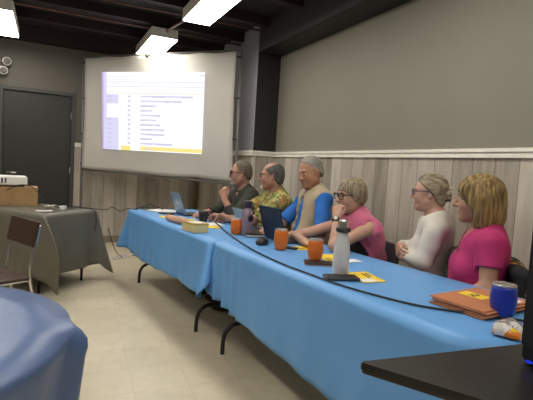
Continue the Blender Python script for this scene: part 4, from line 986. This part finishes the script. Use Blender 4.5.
# black cup
t = thing('coffee_cup', 'small black cup near the clasped hands, beside the yellow box', 'cup', place(.377, 1.037), 0)
MB().lathe([(0, .001), (.034, .001), (.037, .006), (.042, .07), (.044, .092), (.040, .092), (.034, .02), (0, .016)], 36).build('cup_body', M['black'], t); MB().lathe([(.041, .090), (.0455, .091), (.0455, .099), (.040, .102), (0, .100)], 36).build('lid', M['plate'], t)
# yellow box and its paper
cb_ = T(.085, 1.545, TZ1); t = thing('card_box', 'pale yellow card box with a side flap, at the front edge of the far table', 'box', cb_, TROT + .12)
mb = MB().box((-.062, -.095, .001), (.062, .095, .066), .003); mb.build('box_body', M['buff'], t)
MB().box((-.058, .09, .004), (.03, .135, .008), .001).build('flap', M['buff'], t); MB().box((-.066, -.099, .060), (.066, .099, .070), .002).build('box_lid', mat('ochre_card', (.52, .36, .10), .7), t)
o = MB().box((-.05, -.05, 0), (.035, .06, .004), .001).build('folded_paper', M['paper']); o.location = T(.10, 1.57, TZ1 + .0708); o.rotation_euler = (0, 0, TROT + .5); tag(o, 'folded white paper on top of the pale yellow box', 'paper')
# tan pouch
F = Field((-.08, -.24, -.01), (.08, .24, .08), .005); F.cap((0, -.15, .030), (0, .15, .028), .030, .028); F.ell((.01, 0, .02), (.048, .18, .022), None, .02); F.half((0, 0, .001), (0, 0, -1)); o = F.build('leather_pouch', M['tan'], None, folds(.002, 5)); o.location = T(.12, 1.05, TZ1); o.rotation_euler = (0, 0, TROT + .12); tag(o, 'long tan leather pouch left of the pale yellow box', 'pouch')
# notebook, mouse, phones
t = thing('notebook', 'dark brown leather notebook at the foot of the mauve bottle', 'notebook', T(.455, 1.80, TZ1), TROT - .35)
MB().box((-.07, -.13, .001), (.07, .13, .006), .002).build('cover', M['espresso'], t); MB().box((-.066, -.126, .006), (.066, .126, .018)).build('pages', M['paper'], t); MB().box((-.07, -.13, .018), (.07, .13, .023), .002).build('cover', M['espresso'], t)
t = thing('computer_mouse', 'bulky black computer mouse before the navy laptop', 'mouse', T(.30, 2.20, TZ2), TROT + .6)
F = Field((-.08, -.06, -.01), (.08, .06, .06), .004); F.ell((0, 0, .010), (.062, .038, .032)); F.ell((-.015, 0, .018), (.040, .034, .026), None, .02); F.half((0, 0, .001), (0, 0, -1)); F.build('mouse_body', M['black'], t); MB().tube([(.030, 0, .034), (.044, 0, .029)], .005, 8).build('scroll_wheel', M['plate'], t)
def phone(label, s, al, rz, case_m, lx=.075, ly=.15, th=.010, rim=None, name='phone'):
    t = thing(name, label, 'phone', place(s, al), TROT + rz); MB().box((-lx / 2, -ly / 2, .001), (lx / 2, ly / 2, th), .004).build('case', case_m, t); MB().box((-lx / 2 + .004, -ly / 2 + .004, th - .0005), (lx / 2 - .004, ly / 2 - .004, th + .0008)).build('screen', M['black'], t)
    if rim: MB().box((-lx / 2 - .002, -ly / 2 - .002, .001), (lx / 2 + .002, ly / 2 + .002, .004), .001).build('wallet_flap', rim, t)
    return t
phone('black phone in a brown wallet case by an orange tumbler', .287, 2.832, 1.0, M['espresso'], .10, .17, .012, M['tan'])
phone('thick black phone at the foot of the white marbled bottle', .172, 3.145, 1.15, M['plate'], .085, .165, .015)
phone('small black phone just behind the orange tumbler at the navy laptop', .40, 2.375, .5, M['black'], .06, .11, .009)
# name cards with loose white slips
def card(label, pts, m, z=0.0008, text=None, cat='card', name='name_card'):
    c = sum((Vector(T(s, a, 0)) for s, a in pts), Vector()) / len(pts); zz = TZ1 if pts[0][1] < 1.99 else TZ2
    poly = [(T(s, a, 0).x - c.x, T(s, a, 0).y - c.y) for s, a in pts]
    ar = sum(poly[i - 1][0] * poly[i][1] - poly[i][0] * poly[i - 1][1] for i in range(len(poly)))
    if ar < 0: poly = poly[::-1]
    o = MB().prism(poly, 0, .0008).build(name, m); o.location = (c.x, c.y, zz + z); tag(o, label, cat)
    if text:
        for k, (f, g_) in enumerate(text):
            a, b, d = [Vector((*poly_, 0)) for poly_ in ((T(*pts[0], 0).x - c.x, T(*pts[0], 0).y - c.y), (T(*pts[1], 0).x - c.x, T(*pts[1], 0).y - c.y), (T(*pts[3], 0).x - c.x, T(*pts[3], 0).y - c.y))]
            p0 = a + (b - a) * f[0] + (d - a) * g_[0]; p1 = a + (b - a) * f[1] + (d - a) * g_[0]; p2 = a + (b - a) * f[1] + (d - a) * g_[1]; p3 = a + (b - a) * f[0] + (d - a) * g_[1]
            q = [p0, p1, p2, p3]; ar = sum(q[i - 1].x * q[i].y - q[i].x * q[i - 1].y for i in range(4))
            if ar < 0: q = q[::-1]
            MB().prism([(v.x, v.y) for v in q], .0008, .0014).build('lettering', M['black'], o)
    return o
TXT = [((.50, .92), (.20, .26)), ((.50, .80), (.36, .42))]
card('yellow name card with dark lettering right of the white marbled bottle', [(.29, 3.05), (.22, 3.245), (.36, 3.262), (.415, 3.06)], M['yellow'], text=[((.15, .62), (.62, .70)), ((.15, .5), (.80, .88))])
card('white slip lying on the yellow card right of the marbled bottle', [(.243, 3.185), (.232, 3.238), (.322, 3.246), (.318, 3.19)], M['paper'], .0026, cat='paper', name='paper_slip')
card('yellow name card behind the brown phone wallet', [(.44, 2.60), (.37, 2.80), (.48, 2.82), (.56, 2.62)], M['yellow'], text=TXT)
card('white slip at the corner of the yellow card behind the brown phone wallet', [(.50, 2.78), (.49, 2.85), (.58, 2.87), (.59, 2.79)], M['paper'], .0026, cat='paper', name='paper_slip')
card('yellow name card between two orange tumblers', [(.46, 2.32), (.42, 2.44), (.55, 2.47), (.60, 2.33)], M['yellow'], text=TXT)
card('yellow name card left of the tan pouch near the silver laptop', [(.12, .55), (.11, .70), (.22, .72), (.25, .57)], M['yellow'])
card('white sheet beside the tan pouch, half on a yellow card', [(.20, .62), (.18, .78), (.30, .80), (.33, .65)], M['paper'], .0026, cat='paper', name='paper_sheet')
card('yellow name card behind the tan pouch', [(.26, .83), (.25, 1.0), (.34, 1.02), (.37, .85)], M['yellow'])
card('yellow name card at the corner of the pale yellow box', [(.31, 1.24), (.27, 1.42), (.37, 1.43), (.42, 1.25)], M['yellow'])
card('white sheet under the clasped hands of the floral-shirt man', [(.36, 1.08), (.33, 1.28), (.47, 1.30), (.49, 1.10)], M['paper'], .0026, cat='paper', name='paper_sheet')
card('white sheet in front of the floral-shirt man by the mauve bottle', [(.52, 1.70), (.50, 1.86), (.66, 1.88), (.68, 1.72)], M['paper'], .0006, cat='paper', name='paper_sheet')
card('white sheet beyond the silver laptop', [(.52, .22), (.50, .44), (.64, .46), (.66, .24)], M['paper'], .0026, cat='paper', name='paper_sheet')
# clutter left of the silver laptop
o = MB().box((-.11, -.15, 0), (.11, .15, .012), .003).build('notepad', M['paper']); o.location = T(.30, .20, TZ1 + .0008); o.rotation_euler = (0, 0, TROT + .5); tag(o, 'white notepad left of the silver laptop', 'notepad')
phone('black phone on the table left of the silver laptop', .26, .40, .7, M['black'], .075, .15, .012)
o = MB().tube([(-.07, 0, 0), (.07, 0, 0)], .005, 8).build('pen', M['white']); o.location = T(.22, .30, TZ1 + .006); o.rotation_euler = (0, 0, 2.2); tag(o, 'white pen near the silver laptop', 'pen')
phone('dark phone on the table right of the silver laptop', .50, .78, 1.2, M['plate'], .09, .16, .014)
# folders
fa = math.atan2(1.12 - 1.295, 1.53 - 1.40); c0 = Vector((1.430, 1.325, TZ2)); d1 = Vector((.14, -.99, 0)); d2 = Vector((.99, .14, 0))
for k in range(6):
    of = (.004 * ((k * 7) % 5 - 2), .003 * ((k * 5) % 4 - 1.5)); cc = c0 + d1 * (.118 + of[0]) + d2 * (.17 + of[1])
    o = MB().box((-.17, -.118, 0), (.17, .118, .0048), .001).build('card_folder', M['folder']); o.location = (cc.x, cc.y, TZ2 + .0008 + k * .0054); o.rotation_euler = (0, 0, math.atan2(.14, .99) + .006 * ((k * 3) % 5 - 2))
    tag(o, 'terracotta card folder in the stack beside the blue tumbler', 'folder', 'terracotta folders stacked beside the blue tumbler')
o['label'] = 'topmost terracotta folder of the stack beside the blue tumbler, with yellow labels'; top = o
for lo, hi, m_ in (((-.02, -.015), (.055, .095), 'yellow'), ((.05, -.105), (.13, -.06), 'paper'), ((.04, -.06), (.12, -.045), 'yellow')):
    st = MB().box((lo[0], lo[1], .0048), (hi[0], hi[1], .0054)).build('sticker', M[m_], top)
    if m_ == 'yellow' and hi[1] > 0:
        MB().tube(spline([(-.006, .018, .0056), (-.006, .036, .0056), (.012, .036, .0056), (.016, .026, .0056), (.030, .022, .0056), (.036, .032, .0056), (.030, .040, .0056)], 4), .0022, 6).build('lettering', M['black'], st)
        MB().box((-.008, .048, .0053), (.03, .053, .0060)).build('lettering', M['black'], st)
# snack bag at the table end
F = Field((-.10, -.08, -.01), (.10, .08, .10), .004); F.box((0, 0, .015), (.060, .045, .016), .012, k=.02); F.ell((.01, 0, .022), (.045, .03, .022), None, .03); F.half((0, 0, .002), (0, 0, -1))
o = F.build('snack_bag', print_mat('crinkled_wrapper', [(.55, .53, .5), (.75, .5, .03), (.5, .48, .45), (.7, .2, .03), (.6, .58, .55), (.25, .22, .2), (.65, .62, .58)], 32, .2), None, folds(.005, 8, 60)); o.location = (1.415, .965, TZ2 + .001); o.rotation_euler = (0, 0, .5); tag(o, 'crinkled silver and yellow snack bag at the near end of the blue table', 'snack bag')
# black loudspeaker box with blue light on the black table
bx = thing('speaker_box', 'tall black speaker box with a blue light on the black table', 'speaker', (1.256 * KB, .838 * KB, ZB), math.atan2(.768 - .835, 1.245 - 1.289) + PI / 2)
F = Field((-.02, -.34, -.01), (.36, .02, .50), .006); F.box((.15, -.14, .23), (.137, .137, .2285), .018, k=.01); F.build('cabinet', M['matteblack'], bx)
MB().box((.004, -.255, .05), (.017, -.025, .42), .004).build('grille', M['matteblack'], bx)
BL = glow('blue_led', (.02, .05, 1.0), .7); MB().box((.006, -.068, .016), (.0145, -.054, .019)).build('light_strip', BL, bx); MB().box((.006, -.078, .019), (.0145, -.064, .022)).build('light_strip', BL, bx)

# ---------------------------------------------------------------- cables
def cable(label, pts, r=.0035, n=8, m='rubber'):
    o = MB().tube(spline(pts, n), r, 8).build('cable', M[m]); tag(o, label, 'cable'); return o
zc = TZ2 + .006
cable('long black cable winding along the blue table to the speaker box', [T(.56, .96, zc), T(.47, 1.10, zc), T(.36, 1.45, zc), T(.27, 1.75, zc), T(.19, 2.05, zc), T(.13, 2.32, zc), T(.105, 2.45, zc), T(.07, 2.75, zc), T(.066, 2.95, zc), T(.078, 3.27, zc), T(.14, 3.54, zc), T(.21, 3.67, zc), T(.315, 3.785, zc + .001), T(.40, 3.90, zc + .002), T(.48, 3.975, zc), T(.53, 4.035, zc - .05), T(.54, 4.07, .55), T(.54, 4.075, .40)], .0048)
cable('black cable loops on the far end of the blue table', [T(.05, .02, TZ1 + .005), T(.12, .10, TZ1 + .05), T(.18, .12, TZ1 + .07), T(.25, .06, TZ1 + .02), T(.16, .03, TZ1 + .005), T(.09, .12, TZ1 + .03), T(.22, .20, TZ1 + .05), T(.33, .14, TZ1 + .005), T(.40, .10, TZ1 + .005)], .004)
cable('black cable bridging the grey table and the blue table', [G(.68, .30, .752), G(.66, .06, .75), (.56, 4.92, .735), (.62, 4.96, .76), (.70, 4.93, .72), (.76, 4.88, .752), T(.06, .06, TZ1 + .006)], .004)
cable('black cable hanging down the grey cloth', [G(.5, .3, .748), G(.66, .1, .747), (.435, 4.80, .73), (.45, 4.78, .62), (.445, 4.77, .56), (.44, 4.77, .54)], .0045)
cable('black cable from the grey table to the power bar on the floor', [(.60, 5.05, .52), (.66, 5.2, .36), (.76, 5.5, .16), (.86, 5.80, .05), (.885, 5.88, .036)], .005)
t = thing('power_bar', 'white power bar on the floor below the cables', 'power bar', (.89, 5.93, 0), .5); MB().box((-.13, -.028, .001), (.13, .028, .036), .006).build('bar_body', M['white'], t)
for x in (-.08, -.02, .04): MB().box((x - .014, -.014, .0355), (x + .014, .014, .038)).build('socket', M['plate'], t)
cable('black cable running from the power bar along the floor under the blue table', [(1.0, 5.99, .022), (1.12, 6.02, .008), (1.25, 5.85, .006), (1.38, 5.5, .006), (1.45, 4.9, .006), (1.45, 4.6, .006)], .005)
cable('tangle of black cable over the cardboard box', [G(.30, .74, .90), G(.34, .60, .955), G(.36, .46, .93), G(.41, .36, .80), G(.50, .30, .752), G(.56, .16, .75), G(.62, .30, .75), G(.50, .22, .75)], .0045)
# grey table: cardboard box, projector, plugs
bx = thing('cardboard_box', 'brown cardboard box on the grey table under the projector', 'box', G(.46, .80, .738), math.atan2(G1.y, G1.x) - .75)
MB().box((-.26, -.15, 0), (.20, .15, .185), .003).build('box_body', M['cardboard'], bx)
MB().box((-.26, -.15, .1855), (.20, .0, .189)).build('flap', M['cardboard'], bx); MB().box((-.26, .004, .1855), (.20, .15, .189)).build('flap', M['cardboard'], bx); MB().box((-.26, -.025, .189), (.20, .025, .1896)).build('tape', M['tan'], bx)
pj = thing('projector', 'white projector on the brown cardboard box', 'projector', G(.46, .80, .929), math.atan2(G1.y, G1.x) - .72)
mb = MB().box((-.30, -.13, .012), (.10, .13, .105), .018, seg=3); mb.build('projector_body', M['white'], pj)
MB().tube([(-.05, .12, .06), (-.05, .145, .06)], .036, 20).build('projector_lens', M['black'], pj)
for x in (-.25, .06): MB().lathe([(0, 0), (.012, 0), (.012, .014), (0, .014)], 12).build('foot', M['black'], pj, Matrix.Translation((x, -.09, 0)))
for k in range(5): MB().box((-.22 + k * .03, -.1315, .035), (-.205 + k * .03, -.129, .085)).build('vent', M['plate'], pj)
t = thing('adapter_plug', 'white adapter plug among cables on the grey table', 'plug', G(.42, .16, .7385), 1.0); MB().box((-.03, -.02, .001), (.03, .02, .04), .006).build('plug_body', M['white'], t); MB().tube([(.03, -.006, .02), (.05, -.006, .02)], .004).build('prong', M['steel'], t); MB().tube([(.03, .006, .02), (.05, .006, .02)], .004).build('prong', M['steel'], t)
o = MB().box((-.07, -.03, .001), (.07, .03, .016), .005).build('remote_control', M['white']); o.location = G(.16, .14, .7385); o.rotation_euler = (0, 0, .3); tag(o, 'flat white remote on the near corner of the grey table', 'remote')
F = Field((-.08, -.08, -.01), (.08, .08, .07), .004)
for k in range(6): a = k * 1.05; F.cap((.03 * math.cos(a), .03 * math.sin(a), .012 + .004 * k), (.045 * math.cos(a + 1.3), .045 * math.sin(a + 1.3), .016 + .004 * k), .009, k=.006)
o = F.build('coiled_cord', mat('cream_cord', (.55, .48, .36), .6), None, folds(.003, 3, 50)); o.location = G(.40, .30, .7385); tag(o, 'cream cord coiled on the grey table before the cardboard box', 'cord')
